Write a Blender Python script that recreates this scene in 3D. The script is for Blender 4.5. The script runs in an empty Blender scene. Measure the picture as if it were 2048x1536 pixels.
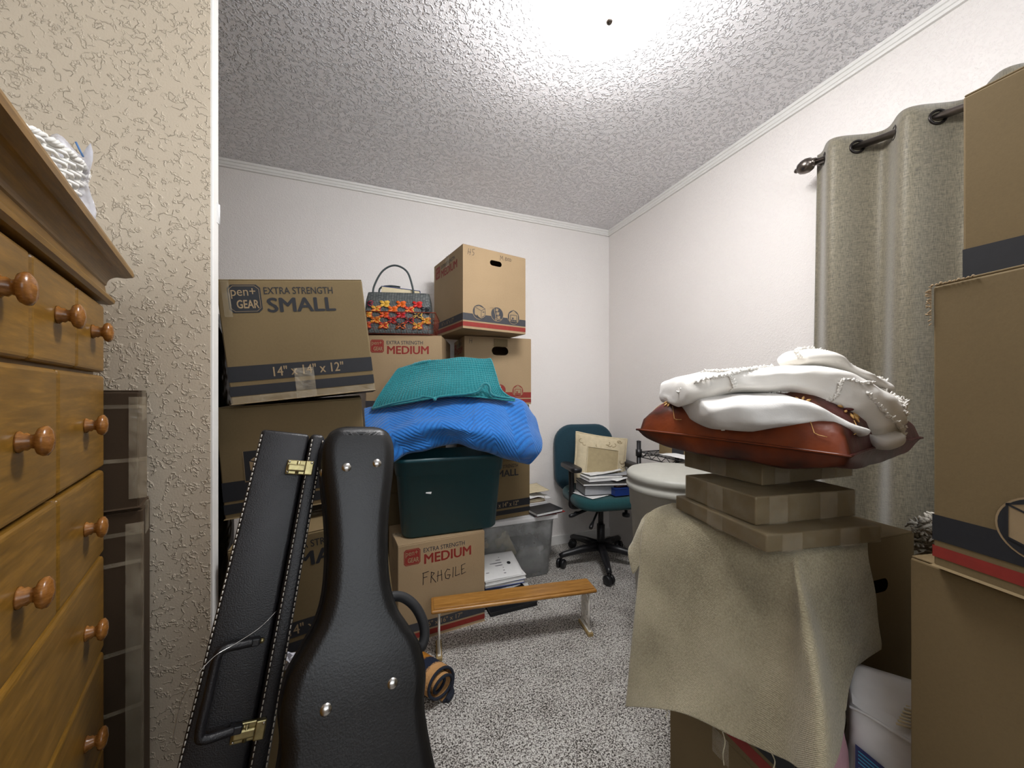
import bpy, bmesh, math, random
from mathutils import Vector, Matrix, noise, geometry
random.seed(7)
SC = bpy.context.scene
COL = SC.collection
R = math.radians

# ---------------------------------------------------------------- camera, world, exposure
FPX, CX, CY, CAMH = 731.0, 1024.0, 785.0, 1.15          # focal length in px of a 2048 px wide frame, horizon row, eye height
YAW = -20.9                                             # the camera is turned 20.9 degrees right of the side wall
cam_d = bpy.data.cameras.new('camera'); cam = bpy.data.objects.new('camera', cam_d); COL.objects.link(cam)
cam_d.sensor_fit = 'HORIZONTAL'; cam_d.sensor_width = 36.0; cam_d.lens = FPX / 2048 * 36.0
cam_d.shift_y = (CY - 768.0) / 2048; cam_d.clip_start = 0.02
cam.location = (0, 0, CAMH); cam.rotation_euler = (R(90), 0, R(YAW))
SC.camera = cam
w = bpy.data.worlds.new('world'); SC.world = w; w.use_nodes = True
w.node_tree.nodes['Background'].inputs[0].default_value = (0.9, 0.95, 1, 1)
w.node_tree.nodes['Background'].inputs[1].default_value = 0.95
SC.view_settings.view_transform = 'Standard'; SC.view_settings.look = 'None'
SC.view_settings.gamma = 1.0; SC.view_settings.use_curve_mapping = False
SC.view_settings.exposure = 1.74
DOME_STRENGTH = 14.5

_c, _s = math.cos(R(YAW)), math.sin(R(YAW))
def W(X, Y, Z=0.0):
    "right, forward, height as seen from the camera's place -> world"
    return Vector((_c * X - _s * Y, _s * X + _c * Y, Z))
def PX(px, py, d):
    return W((px - CX) / FPX * d, d, CAMH - (py - CY) / FPX * d)

# ---------------------------------------------------------------- materials
MATS = {}
def srgb(r, g, b):
    f = lambda c: ((c / 255 + 0.055) / 1.055) ** 2.4 if c > 10 else c / 255 / 12.92
    return (f(r), f(g), f(b), 1.0)
class NT:
    def __init__(s, name):
        s.m = bpy.data.materials.new(name); s.m.use_nodes = True; s.t = s.m.node_tree
        s.b = s.t.nodes['Principled BSDF']; s.o = s.t.nodes['Material Output']; MATS[name] = s.m
    def n(s, typ, **kw):
        x = s.t.nodes.new(typ)
        for k, v in kw.items():
            if k.startswith('i_'): x.inputs[k[2:].replace('_', ' ')].default_value = v
            else: setattr(x, k, v)
        return x
    def l(s, a, b): s.t.links.new(a, b)
    def coord(s, scale=(1, 1, 1), kind='Object', rot=(0, 0, 0)):
        tc = s.n('ShaderNodeTexCoord'); mp = s.n('ShaderNodeMapping')
        mp.inputs['Scale'].default_value = scale; mp.inputs['Rotation'].default_value = rot
        s.l(tc.outputs[kind], mp.inputs['Vector']); return mp.outputs[0]
    def noise(s, vec, scale, detail=4, rough=0.5):
        x = s.n('ShaderNodeTexNoise'); x.inputs['Scale'].default_value = scale
        x.inputs['Detail'].default_value = detail; x.inputs['Roughness'].default_value = rough
        if vec is not None: s.l(vec, x.inputs['Vector'])
        return x.outputs['Fac']
    def ramp(s, fac, stops):
        x = s.n('ShaderNodeValToRGB'); e = x.color_ramp.elements
        while len(e) < len(stops): e.new(0.5)
        for i, (p, c) in enumerate(stops):
            e[i].position = p; e[i].color = c if hasattr(c, '__len__') else (c, c, c, 1)
        s.l(fac, x.inputs['Fac']); return x.outputs['Color']
    def math(s, op, a, b=None, clamp=False):
        x = s.n('ShaderNodeMath'); x.operation = op; x.use_clamp = clamp
        for i, v in enumerate((a, b)):
            if v is None: continue
            if isinstance(v, (int, float)): x.inputs[i].default_value = v
            else: s.l(v, x.inputs[i])
        return x.outputs[0]
    def bump(s, h, strength=0.5, dist=0.002, prev=None):
        x = s.n('ShaderNodeBump'); x.inputs['Strength'].default_value = strength; x.inputs['Distance'].default_value = dist
        s.l(h, x.inputs['Height'])
        if prev is not None: s.l(prev, x.inputs['Normal'])
        s.l(x.outputs[0], s.b.inputs['Normal']); return x.outputs[0]
    def set(s, rough=0.6, col=None, metal=0.0, spec=None, sheen=0, coat=0):
        s.b.inputs['Roughness'].default_value = rough; s.b.inputs['Metallic'].default_value = metal
        if col is not None:
            if hasattr(col, 'is_linked') or not hasattr(col, '__len__'): s.l(col, s.b.inputs['Base Color'])
            else: s.b.inputs['Base Color'].default_value = col
        if spec is not None: s.b.inputs['Specular IOR Level'].default_value = spec
        if sheen: s.b.inputs['Sheen Weight'].default_value = sheen
        if coat: s.b.inputs['Coat Weight'].default_value = coat
        return s.m

def plain(name, rgb, rough=0.55, metal=0.0, spec=None, vary=0.12, scale=40, bump=0.0, bscale=300, bdist=0.001, sheen=0):
    t = NT(name); v = t.coord()
    c = srgb(*rgb); d = tuple(x * (1 - vary) for x in c[:3]) + (1,)
    t.set(rough, t.ramp(t.noise(v, scale), [(0.3, d), (0.7, c)]), metal, spec, sheen)
    if bump: t.bump(t.noise(v, bscale, 2), bump, bdist)
    return t.m

def wall_mat(name, rgb, scale, width, strength, dist, fine=0.3):
    "painted wall with a hand-trowelled raised texture"
    t = NT(name); v = t.coord()
    c = srgb(*rgb)
    t.set(0.55, t.ramp(t.noise(v, 1.5), [(0.3, tuple(x * .97 for x in c[:3]) + (1,)), (0.7, c)]), 0, 0.35)
    n1 = t.noise(v, scale, 2, 0.5)
    line = t.math('SUBTRACT', 1.0, t.math('MULTIPLY', t.math('ABSOLUTE', t.math('SUBTRACT', n1, 0.5)), 1 / width), True)
    mask = t.ramp(t.noise(v, scale * 0.8, 1), [(0.44, 0.0), (0.54, 1.0)])
    h = t.math('MULTIPLY', line, mask)
    h = t.math('ADD', h, t.math('MULTIPLY', t.noise(v, scale * 4, 2), fine))
    t.bump(h, strength, dist); return t.m
wall_mat('beige_knockdown_paint', (206, 192, 171), 62, 0.06, 0.9, 0.0024, 0.15)
wall_mat('white_wall_paint', (236, 231, 227), 110, 0.10, 0.5, 0.0018, 0.5)
wall_mat('ceiling_paint', (242, 240, 242), 62, 0.10, 1.0, 0.0055, 0.3)
plain('trim_paint', (232, 230, 226), 0.4, vary=0.03)

t = NT('carpet_pile'); v = t.coord()
n1 = t.noise(v, 190, 3, 0.7); n2 = t.noise(v, 7, 3, 0.6); n3 = t.noise(v, 90, 2, 0.6)
f = t.math('ADD', t.math('ADD', n1, t.math('MULTIPLY', t.math('SUBTRACT', n2, 0.5), 0.16)), t.math('MULTIPLY', t.math('SUBTRACT', n3, 0.5), 0.35))
t.set(0.95, t.ramp(f, [(0.36, srgb(50, 46, 42)), (0.44, srgb(122, 115, 108)), (0.50, srgb(206, 200, 192)), (0.58, srgb(255, 252, 246))]), 0, 0.1)
t.bump(n1, 1.0, 0.012)

def card_mat(name, rgb):
    t = NT(name); v = t.coord()
    c = srgb(*rgb); a = t.noise(v, 3, 3); g = t.noise(v, 150, 2, 0.6); s = t.noise(v, 420, 1)
    f = t.math('ADD', t.math('MULTIPLY', a, 0.6), t.math('MULTIPLY', t.math('ADD', g, s), 0.2))
    k = lambda q: tuple(min(1, x * q) for x in c[:3]) + (1,)
    t.set(0.78, t.ramp(f, [(0.32, k(0.84)), (0.52, c), (0.70, k(1.10))]), 0, 0.25)
    t.bump(t.math('ADD', t.math('MULTIPLY', g, .3), t.math('MULTIPLY', a, 4.0)), 0.25, 0.0015); return t.m
card_mat('cardboard', (114, 97, 68)); card_mat('shaded_brown_cardboard', (58, 44, 29)); card_mat('kraft_cardboard', (108, 90, 60)); card_mat('pale_lit_cardboard', (158, 135, 104))  # light is in the tones: pale for lit cartons, dark brown for shaded ones
plain('cardboard_inside', (92, 70, 46), 0.9)
plain('black_ink', (27, 28, 33), 0.7, vary=0.2, scale=60); plain('grey_ink', (58, 58, 63), 0.7, vary=0.15, scale=60)
plain('red_ink', (136, 38, 28), 0.7, vary=0.15, scale=60); plain('marker_ink', (44, 36, 34), 0.6)
plain('tan_ink', (150, 128, 96), 0.75); plain('pale_ink', (205, 196, 182), 0.7)
plain('white_ink', (230, 230, 230), 0.6)

def film_mat(name, tint, mixf, rough=0.18, bscale=30):
    "clear plastic tape or film: mostly see-through with wrinkled glints"
    t = NT(name); v = t.coord((1, 1, 1))
    tr = t.n('ShaderNodeBsdfTransparent'); mx = t.n('ShaderNodeMixShader')
    t.set(rough, tint, 0, 0.8); n = t.noise(v, bscale, 3, 0.6); t.bump(n, 0.8, 0.006)
    fr = t.ramp(t.noise(v, bscale * 0.7, 4), [(0.35, mixf * 0.5), (0.7, mixf * 1.6)])
    t.l(fr, mx.inputs[0]); t.l(tr.outputs[0], mx.inputs[1]); t.l(t.b.outputs[0], mx.inputs[2]); t.l(mx.outputs[0], t.o.inputs[0])
    return t.m
film_mat('clear_tape', srgb(200, 186, 160), 0.16); film_mat('clear_film', srgb(190, 178, 150), 0.22, 0.08, 45)
film_mat('frosted_plastic', srgb(176, 178, 178), 0.50, 0.35, 9); film_mat('thin_bag_plastic', srgb(225, 225, 235), 0.45)

def wood_mat(name, a, b, axis=(6, 60, 60), rough=0.35):
    t = NT(name); v = t.coord(axis); n = t.noise(v, 1.0, 6, 0.65)
    g = t.noise(t.coord(tuple(q * 4 for q in axis)), 1.0, 3, 0.6)
    f = t.math('ADD', t.math('MULTIPLY', n, 0.65), t.math('MULTIPLY', g, 0.35))
    t.set(rough, t.ramp(f, [(0.30, srgb(*a)), (0.52, srgb(*[(p + q) // 2 for p, q in zip(a, b)])), (0.68, srgb(*b))]), 0, 0.45)
    t.bump(g, 0.12, 0.001); return t.m
wood_mat('oak', (96, 68, 20), (146, 106, 40), (5, 50, 50)); wood_mat('oak_knob', (112, 68, 26), (158, 108, 54), (40, 40, 160), 0.22)
wood_mat('honey_wood', (132, 88, 34), (184, 134, 68), (5, 60, 60), 0.3)
wood_mat('oak_dark', (92, 66, 32), (134, 98, 54), (5, 50, 50))

t = NT('black_leatherette'); v = t.coord()
t.set(0.42, t.ramp(t.noise(v, 25), [(0.35, srgb(18, 17, 20)), (0.7, srgb(27, 26, 29))]), 0, 0.5)
t.bump(t.noise(v, 420, 2), 0.5, 0.0012)
t = NT('black_moulded_plastic'); v = t.coord()
t.set(0.38, t.ramp(t.noise(v, 14), [(0.3, srgb(9, 9, 10)), (0.7, srgb(14, 14, 15))]), 0, 0.5); t.bump(t.noise(v, 350, 2), 0.35, 0.001)
plain('black_plastic', (24, 24, 27), 0.4, bump=0.2); plain('black_rubber', (20, 20, 22), 0.7)
plain('black_bag_plastic', (18, 18, 21), 0.25, bump=0.9, bscale=14, bdist=0.02)
plain('stitch_thread', (205, 200, 190), 0.8)
plain('aged_brass', (168, 156, 112), 0.32, metal=0.9, vary=0.35, scale=90); plain('nickel', (196, 194, 190), 0.25, metal=1.0)
plain('pewter', (118, 110, 104), 0.28, metal=1.0); plain('dark_bronze', (52, 48, 46), 0.35, metal=0.8)
plain('white_iron', (226, 222, 212), 0.45, vary=0.1); plain('brass_foot', (176, 152, 104), 0.4, metal=0.4)
plain('black_wire', (26, 26, 28), 0.4, metal=0.3); plain('rust_wire', (128, 52, 30), 0.6, metal=0.3, vary=0.4)
plain('teal_bin_plastic', (14, 66, 74), 0.38, vary=0.1); plain('grey_can_plastic', (170, 169, 160), 0.5, vary=0.05, bump=0.15)
plain('white_plastic', (226, 226, 226), 0.35, vary=0.03)
plain('paper', (228, 228, 226), 0.8, vary=0.05); plain('paper_grey', (170, 172, 176), 0.8); plain('paper_cream', (218, 204, 170), 0.8)
plain('cover_blue', (28, 58, 130), 0.4); plain('cover_teal', (20, 120, 130), 0.45); plain('cover_black', (24, 24, 28), 0.4)
plain('cover_red', (170, 46, 40), 0.5); plain('cover_orange', (206, 120, 40), 0.5); plain('cover_kraft', (176, 138, 88), 0.7)
plain('cover_brown', (110, 82, 54), 0.6)
plain('seat_fabric', (22, 78, 82), 0.95, vary=0.25, scale=160, bump=0.5, bscale=500, sheen=0.2)
plain('back_fabric', (28, 64, 78), 0.95, vary=0.25, scale=160, bump=0.5, bscale=500, sheen=0.2)
plain('wicker_white', (228, 226, 220), 0.6, vary=0.1); plain('pink_plastic', (205, 160, 168), 0.35, bump=0.5, bscale=40, bdist=0.004)
plain('label_navy', (26, 34, 92), 0.4); plain('label_cyan', (60, 150, 190), 0.5)
plain('sack_white', (226, 224, 224), 0.6, vary=0.06, bump=0.5, bscale=25, bdist=0.006)
plain('shag', (190, 184, 172), 0.95, vary=0.2); plain('blue_print', (80, 120, 170), 0.7)
t = NT('lamp_glass'); t.set(0.3, srgb(255, 255, 255)); t.b.inputs['Emission Color'].default_value = (1.0, 0.99, 0.99, 1)
t.b.inputs['Emission Strength'].default_value = DOME_STRENGTH

t = NT('curtain_fabric'); v = t.coord((1, 1, 1)); n = t.noise(t.coord((500, 500, 60)), 1, 2); n2 = t.noise(t.coord((60, 60, 500)), 1, 2)
f = t.math('MULTIPLY', t.math('ADD', n, n2), 0.5)
t.set(0.55, t.ramp(f, [(0.36, srgb(86, 81, 67)), (0.62, srgb(132, 124, 104))]), 0, 0.4, sheen=0.4); t.bump(f, 0.3, 0.001)
t = NT('terry_cloth'); v = t.coord()
uvn = t.n('ShaderNodeUVMap'); sp = t.n('ShaderNodeSeparateXYZ'); t.l(uvn.outputs[0], sp.inputs[0])
ribs = t.math('SINE', t.math('MULTIPLY', t.math('ADD', sp.outputs[1], t.math('MULTIPLY', t.math('PINGPONG', sp.outputs[0], 0.11), 0.6)), 1700))
n = t.noise(v, 260, 3, 0.6); a = t.noise(v, 5, 3)
f = t.math('ADD', t.math('MULTIPLY', a, 0.6), t.math('MULTIPLY', n, 0.4))
t.set(0.95, t.ramp(f, [(0.32, srgb(126, 117, 94)), (0.52, srgb(176, 166, 138)), (0.7, srgb(202, 192, 164))]), 0, 0.1, sheen=0.3)
t.bump(t.math('ADD', n, t.math('MULTIPLY', ribs, 0.10)), 0.7, 0.003)
t = NT('blue_quilt'); uvn = t.n('ShaderNodeUVMap'); sp = t.n('ShaderNodeSeparateXYZ'); t.l(uvn.outputs[0], sp.inputs[0])
z = t.math('ADD', sp.outputs[1], t.math('PINGPONG', sp.outputs[0], 0.115))
st = t.math('PINGPONG', z, 0.0125); lin = t.math('MULTIPLY', st, 80, True)
stl = t.math('POWER', lin, 0.4)
v = t.coord(); n = t.noise(v, 55, 4, 0.6)
t.set(0.72, t.ramp(t.math('ADD', t.math('MULTIPLY', n, 0.5), t.math('MULTIPLY', stl, 0.5)), [(0.25, srgb(10, 78, 148)), (0.6, srgb(18, 100, 178)), (0.85, srgb(34, 118, 196))]), 0, 0.3, sheen=0.3)
t.bump(t.math('ADD', stl, t.math('MULTIPLY', n, 0.5)), 0.55, 0.007)
plain('teal_chenille', (12, 128, 136), 0.9, vary=0.3, scale=120, bump=0.6, bscale=700, bdist=0.002, sheen=0.4)
t = NT('white_cotton'); v = t.coord(); n = t.noise(v, 350, 2)
t.set(0.9, t.ramp(t.noise(v, 6), [(0.3, srgb(226, 222, 214)), (0.7, srgb(240, 238, 234))]), 0, 0.15, sheen=0.2); t.bump(n, 0.25, 0.001)
plain('white_sheer', (222, 220, 216), 0.9, vary=0.08, bump=0.3, bscale=420)
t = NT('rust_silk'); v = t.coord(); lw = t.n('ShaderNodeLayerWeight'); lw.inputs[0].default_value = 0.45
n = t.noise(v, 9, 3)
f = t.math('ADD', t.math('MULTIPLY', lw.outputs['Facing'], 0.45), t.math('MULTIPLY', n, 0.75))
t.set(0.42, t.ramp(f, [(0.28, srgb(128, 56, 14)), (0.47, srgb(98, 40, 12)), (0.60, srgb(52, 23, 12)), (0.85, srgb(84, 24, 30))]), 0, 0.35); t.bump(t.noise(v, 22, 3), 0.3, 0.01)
plain('gold_thread', (206, 160, 92), 0.5, vary=0.3); plain('dark_red_thread', (80, 20, 16), 0.6)
plain('cream_brocade', (206, 192, 160), 0.85, vary=0.15, bump=0.3); plain('cream_brocade_motif', (168, 150, 116), 0.85); plain('tan_twill', (172, 156, 120), 0.9, bump=0.3)
t = NT('woven_seagrass'); v = t.coord((1, 1, 1)); wv = t.n('ShaderNodeTexBrick')
t.l(t.coord((1, 1, 1), 'UV'), wv.inputs[0]); wv.inputs['Scale'].default_value = 1.0
wv.inputs['Brick Width'].default_value = 0.014; wv.inputs['Row Height'].default_value = 0.007; wv.inputs['Mortar Size'].default_value = 0.0012
wv.inputs['Color1'].default_value = srgb(84, 90, 90); wv.inputs['Color2'].default_value = srgb(116, 120, 118); wv.inputs['Mortar'].default_value = srgb(34, 38, 40)
t.set(0.6, wv.outputs[0]); t.bump(t.math('SUBTRACT', 1.0, wv.outputs['Fac']), 0.8, 0.003)
for k, rgb in dict(straw_orange=(226, 104, 24), straw_red=(206, 36, 30), straw_yellow=(226, 178, 66), straw_crimson=(150, 18, 50), straw_black=(40, 44, 48)).items():
    plain(k, rgb, 0.45, vary=0.25, scale=200)
plain('seagrass_cord', (62, 72, 72), 0.6, vary=0.3, scale=120)
t = NT('rug_stripes'); uvn = t.n('ShaderNodeUVMap'); sp = t.n('ShaderNodeSeparateXYZ'); t.l(uvn.outputs[0], sp.inputs[0])
v = t.coord(); n = t.noise(v, 160, 2)
f = t.math('FRACT', t.math('MULTIPLY', sp.outputs[1], 5.5))
x = t.ramp(t.math('ADD', f, t.math('MULTIPLY', t.math('SUBTRACT', n, 0.5), 0.12)), [(0.0, srgb(176, 132, 84)), (0.30, srgb(196, 150, 100)), (0.36, srgb(36, 42, 58)), (0.58, srgb(36, 42, 58)), (0.64, srgb(168, 112, 40)), (0.94, srgb(150, 96, 34)), (1.0, srgb(30, 36, 50))])
t.set(0.95, x, 0, 0.1); t.bump(n, 0.9, 0.004)
plain('rug_edge', (32, 38, 52), 0.95, vary=0.3, scale=200, bump=0.8, bscale=300, bdist=0.004)

# ---------------------------------------------------------------- mesh helpers
class MB:
    "collects polygons; build() links them as ONE mesh object"
    def __init__(s): s.v = []; s.f = []; s.m = []; s.sm = []; s.mats = []; s.uv = {}
    def mi(s, mat):
        if mat not in s.mats: s.mats.append(mat)
        return s.mats.index(mat)
    def add(s, vs, fs, mat, smooth=False, uvs=None):
        o = len(s.v); s.v += [tuple(v) for v in vs]; k = s.mi(mat)
        if uvs:
            for i, u in enumerate(uvs): s.uv[o + i] = u
        for f in fs: s.f.append(tuple(o + i for i in f)); s.m.append(k); s.sm.append(smooth)
        return s
    def bm(s, b, mat, smooth=False):
        b.verts.ensure_lookup_table(); b.verts.index_update()
        s.add([v.co.copy() for v in b.verts], [[v.index for v in f.verts] for f in b.faces], mat, smooth); b.free(); return s
    def box(s, lo, hi, mat, bevel=0.0, seg=2, M=None, smooth=False):
        b = bmesh.new(); bmesh.ops.create_cube(b, size=1)
        lo = Vector(lo); hi = Vector(hi); c = (lo + hi) / 2; d = hi - lo
        for v in b.verts: v.co = Vector((v.co.x * d.x, v.co.y * d.y, v.co.z * d.z)) + c
        if bevel: bmesh.ops.bevel(b, geom=b.edges[:], offset=min(bevel, min(d) * 0.45), segments=seg, profile=0.5, affect='EDGES')
        if M is not None: b.transform(M)
        return s.bm(b, mat, smooth)
    def tube(s, pts, r, mat, n=8, closed=False, cap=True, smooth=True):
        pts = [Vector(p) for p in pts]; N = len(pts); rr = r if hasattr(r, '__len__') else [r] * N
        vs = []; up = None
        for i, p in enumerate(pts):
            a = pts[(i - 1) % N] if (closed or i > 0) else p; c = pts[(i + 1) % N] if (closed or i < N - 1) else p
            t = (c - a)
            if t.length < 1e-9: t = Vector((0, 0, 1))
            t.normalize()
            if up is None: up = Vector((0, 0, 1)) if abs(t.z) < 0.9 else Vector((1, 0, 0))
            x = up.cross(t)
            if x.length < 1e-6: x = Vector((1, 0, 0)).cross(t)
            x.normalize(); y = t.cross(x); up = y
            for k in range(n):
                q = 2 * math.pi * k / n; vs.append(p + (x * math.cos(q) + y * math.sin(q)) * rr[i])
        fs = []
        for i in range(N if closed else N - 1):
            j = (i + 1) % N
            for k in range(n): fs.append((i * n + k, i * n + (k + 1) % n, j * n + (k + 1) % n, j * n + k))
        if cap and not closed: fs += [tuple(range(n))[::-1], tuple((N - 1) * n + k for k in range(n))]
        return s.add(vs, fs, mat, smooth)
    def lathe(s, prof, mat, n=32, M=None, smooth=True):
        vs = []; fs = []; m = len(prof)
        for k in range(n):
            q = 2 * math.pi * k / n
            for r, z in prof: vs.append(Vector((r * math.cos(q), r * math.sin(q), z)))
        for k in range(n):
            j = (k + 1) % n
            for i in range(m - 1): fs.append((k * m + i, j * m + i, j * m + i + 1, k * m + i + 1))
        if M is not None: vs = [M @ v for v in vs]
        return s.add(vs, fs, mat, smooth)
    def prism(s, poly, axis, a, b, mat, M=None, bevel=0, smooth=False, seg=2):
        "2D polygon extruded along an axis from a to b"
        def P(p, h): return {'x': (h, p[0], p[1]), 'y': (p[0], h, p[1]), 'z': (p[0], p[1], h)}[axis]
        b_ = bmesh.new(); A = [b_.verts.new(P(p, a)) for p in poly]; B = [b_.verts.new(P(p, b)) for p in poly]; n = len(poly)
        b_.faces.new(A[::-1]); b_.faces.new(B)
        for i in range(n): b_.faces.new((A[i], A[(i + 1) % n], B[(i + 1) % n], B[i]))
        bmesh.ops.recalc_face_normals(b_, faces=b_.faces[:])
        if bevel:
            es = [e for e in b_.edges if (e.verts[0] in A) == (e.verts[1] in A)]
            bmesh.ops.bevel(b_, geom=es, offset=bevel, segments=seg, profile=0.5, affect='EDGES')
        if M is not None: b_.transform(M)
        return s.bm(b_, mat, smooth)
    def grid(s, G, mat, smooth=True, uvs=None, closed_u=False):
        n = len(G); m = len(G[0]); vs = [p for r in G for p in r]; fs = []
        for i in range(n - 1):
            for j in range(m if closed_u else m - 1):
                k = (j + 1) % m; fs.append((i * m + j, i * m + k, (i + 1) * m + k, (i + 1) * m + j))
        return s.add(vs, fs, mat, smooth, uvs)
    def sphere(s, c, r, mat, n=12, sc=(1, 1, 1)):
        b = bmesh.new(); bmesh.ops.create_uvsphere(b, u_segments=n, v_segments=max(6, n // 2), radius=r)
        for v in b.verts: v.co = Vector((v.co.x * sc[0], v.co.y * sc[1], v.co.z * sc[2])) + Vector(c)
        return s.bm(b, mat, True)
    def build(s, name, parent=None, loc=None, fix=True):
        me = bpy.data.meshes.new(name); me.from_pydata(s.v, [], s.f); me.update()
        for k in s.mats: me.materials.append(MATS[k])
        me.polygons.foreach_set('material_index', s.m); me.polygons.foreach_set('use_smooth', s.sm)
        if s.uv:
            lay = me.uv_layers.new(name='UVMap')
            for l in me.loops: lay.data[l.index].uv = s.uv.get(l.vertex_index, (0, 0))
        if fix:
            b = bmesh.new(); b.from_mesh(me); bmesh.ops.recalc_face_normals(b, faces=b.faces[:]); b.to_mesh(me); b.free()
        o = bpy.data.objects.new(name, me); COL.objects.link(o)
        if parent is not None: o.parent = parent
        if loc is not None: o.location = loc
        return o

def tag(o, label, cat, group=None, kind=None):
    o['label'] = label; o['category'] = cat
    if group: o['group'] = group
    if kind: o['kind'] = kind
    return o
def thing(name, label, cat, loc, yaw=0.0, group=None, pitch=0.0, roll=0.0):
    "an Empty at the thing's base; yaw is counted from the camera's own frontal direction, in degrees"
    o = bpy.data.objects.new(name, None); COL.objects.link(o); o.empty_display_size = 0.05
    M = Matrix.Rotation(R(YAW + yaw), 4, 'Z') @ Matrix.Rotation(R(pitch), 4, 'X') @ Matrix.Rotation(R(roll), 4, 'Y')
    o.matrix_world = Matrix.Translation(Vector(loc)) @ M
    return tag(o, label, cat, group)
def struct(mb, name):
    o = mb.build(name); o['kind'] = 'structure'; return o
def solid(o, t, off=0.0, sub=0):
    m = o.modifiers.new('thickness', 'SOLIDIFY'); m.thickness = t; m.offset = off
    if sub: q = o.modifiers.new('round', 'SUBSURF'); q.levels = q.render_levels = sub
    return o
def catmull(P, t):
    n = len(P); x = t * (n - 1); i = min(int(x), n - 2); f = x - i
    p0, p1, p2, p3 = P[max(i - 1, 0)], P[i], P[i + 1], P[min(i + 2, n - 1)]
    return 0.5 * ((2 * p1) + (p2 - p0) * f + (2 * p0 - 5 * p1 + 4 * p2 - p3) * f * f + (3 * p1 - p0 - 3 * p2 + p3) * f ** 3)
def spline(P, n): P = [Vector(p) for p in P]; return [catmull(P, i / (n - 1)) for i in range(n)]
def patch(rows, nu, nv):
    "control rows of points -> fine grid of nv rows by nu columns"
    A = [spline(r, nu) for r in rows]
    C = [spline([A[i][j] for i in range(len(A))], nv) for j in range(nu)]
    return [[C[j][i] for j in range(nu)] for i in range(nv)]
def grid_normals(G):
    n, m = len(G), len(G[0]); N = []
    for i in range(n):
        r = []
        for j in range(m):
            a = G[i][min(j + 1, m - 1)] - G[i][max(j - 1, 0)]; b = G[min(i + 1, n - 1)][j] - G[max(i - 1, 0)][j]
            q = a.cross(b); r.append(q.normalized() if q.length > 1e-12 else Vector((0, 0, 1)))
        N.append(r)
    return N
def ripple(G, amp, freq, seed=0, fn=None):
    N = grid_normals(G)
    for i in range(len(G)):
        for j in range(len(G[0])):
            p = G[i][j]; h = amp * noise.noise(p * freq + Vector((seed, seed * 2.3, 0)))
            if fn: h += fn(i / (len(G) - 1), j / (len(G[0]) - 1))
            G[i][j] = p + N[i][j] * h
    return G
def arclen_uv(G):
    n, m = len(G), len(G[0]); U = [[0.0] * m for _ in range(n)]; V = [[0.0] * m for _ in range(n)]
    for i in range(n):
        for j in range(1, m): U[i][j] = U[i][j - 1] + (G[i][j] - G[i][j - 1]).length
    for j in range(m):
        for i in range(1, n): V[i][j] = V[i - 1][j] + (G[i][j] - G[i - 1][j]).length
    return [(U[i][j], V[i][j]) for i in range(n) for j in range(m)]

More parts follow.
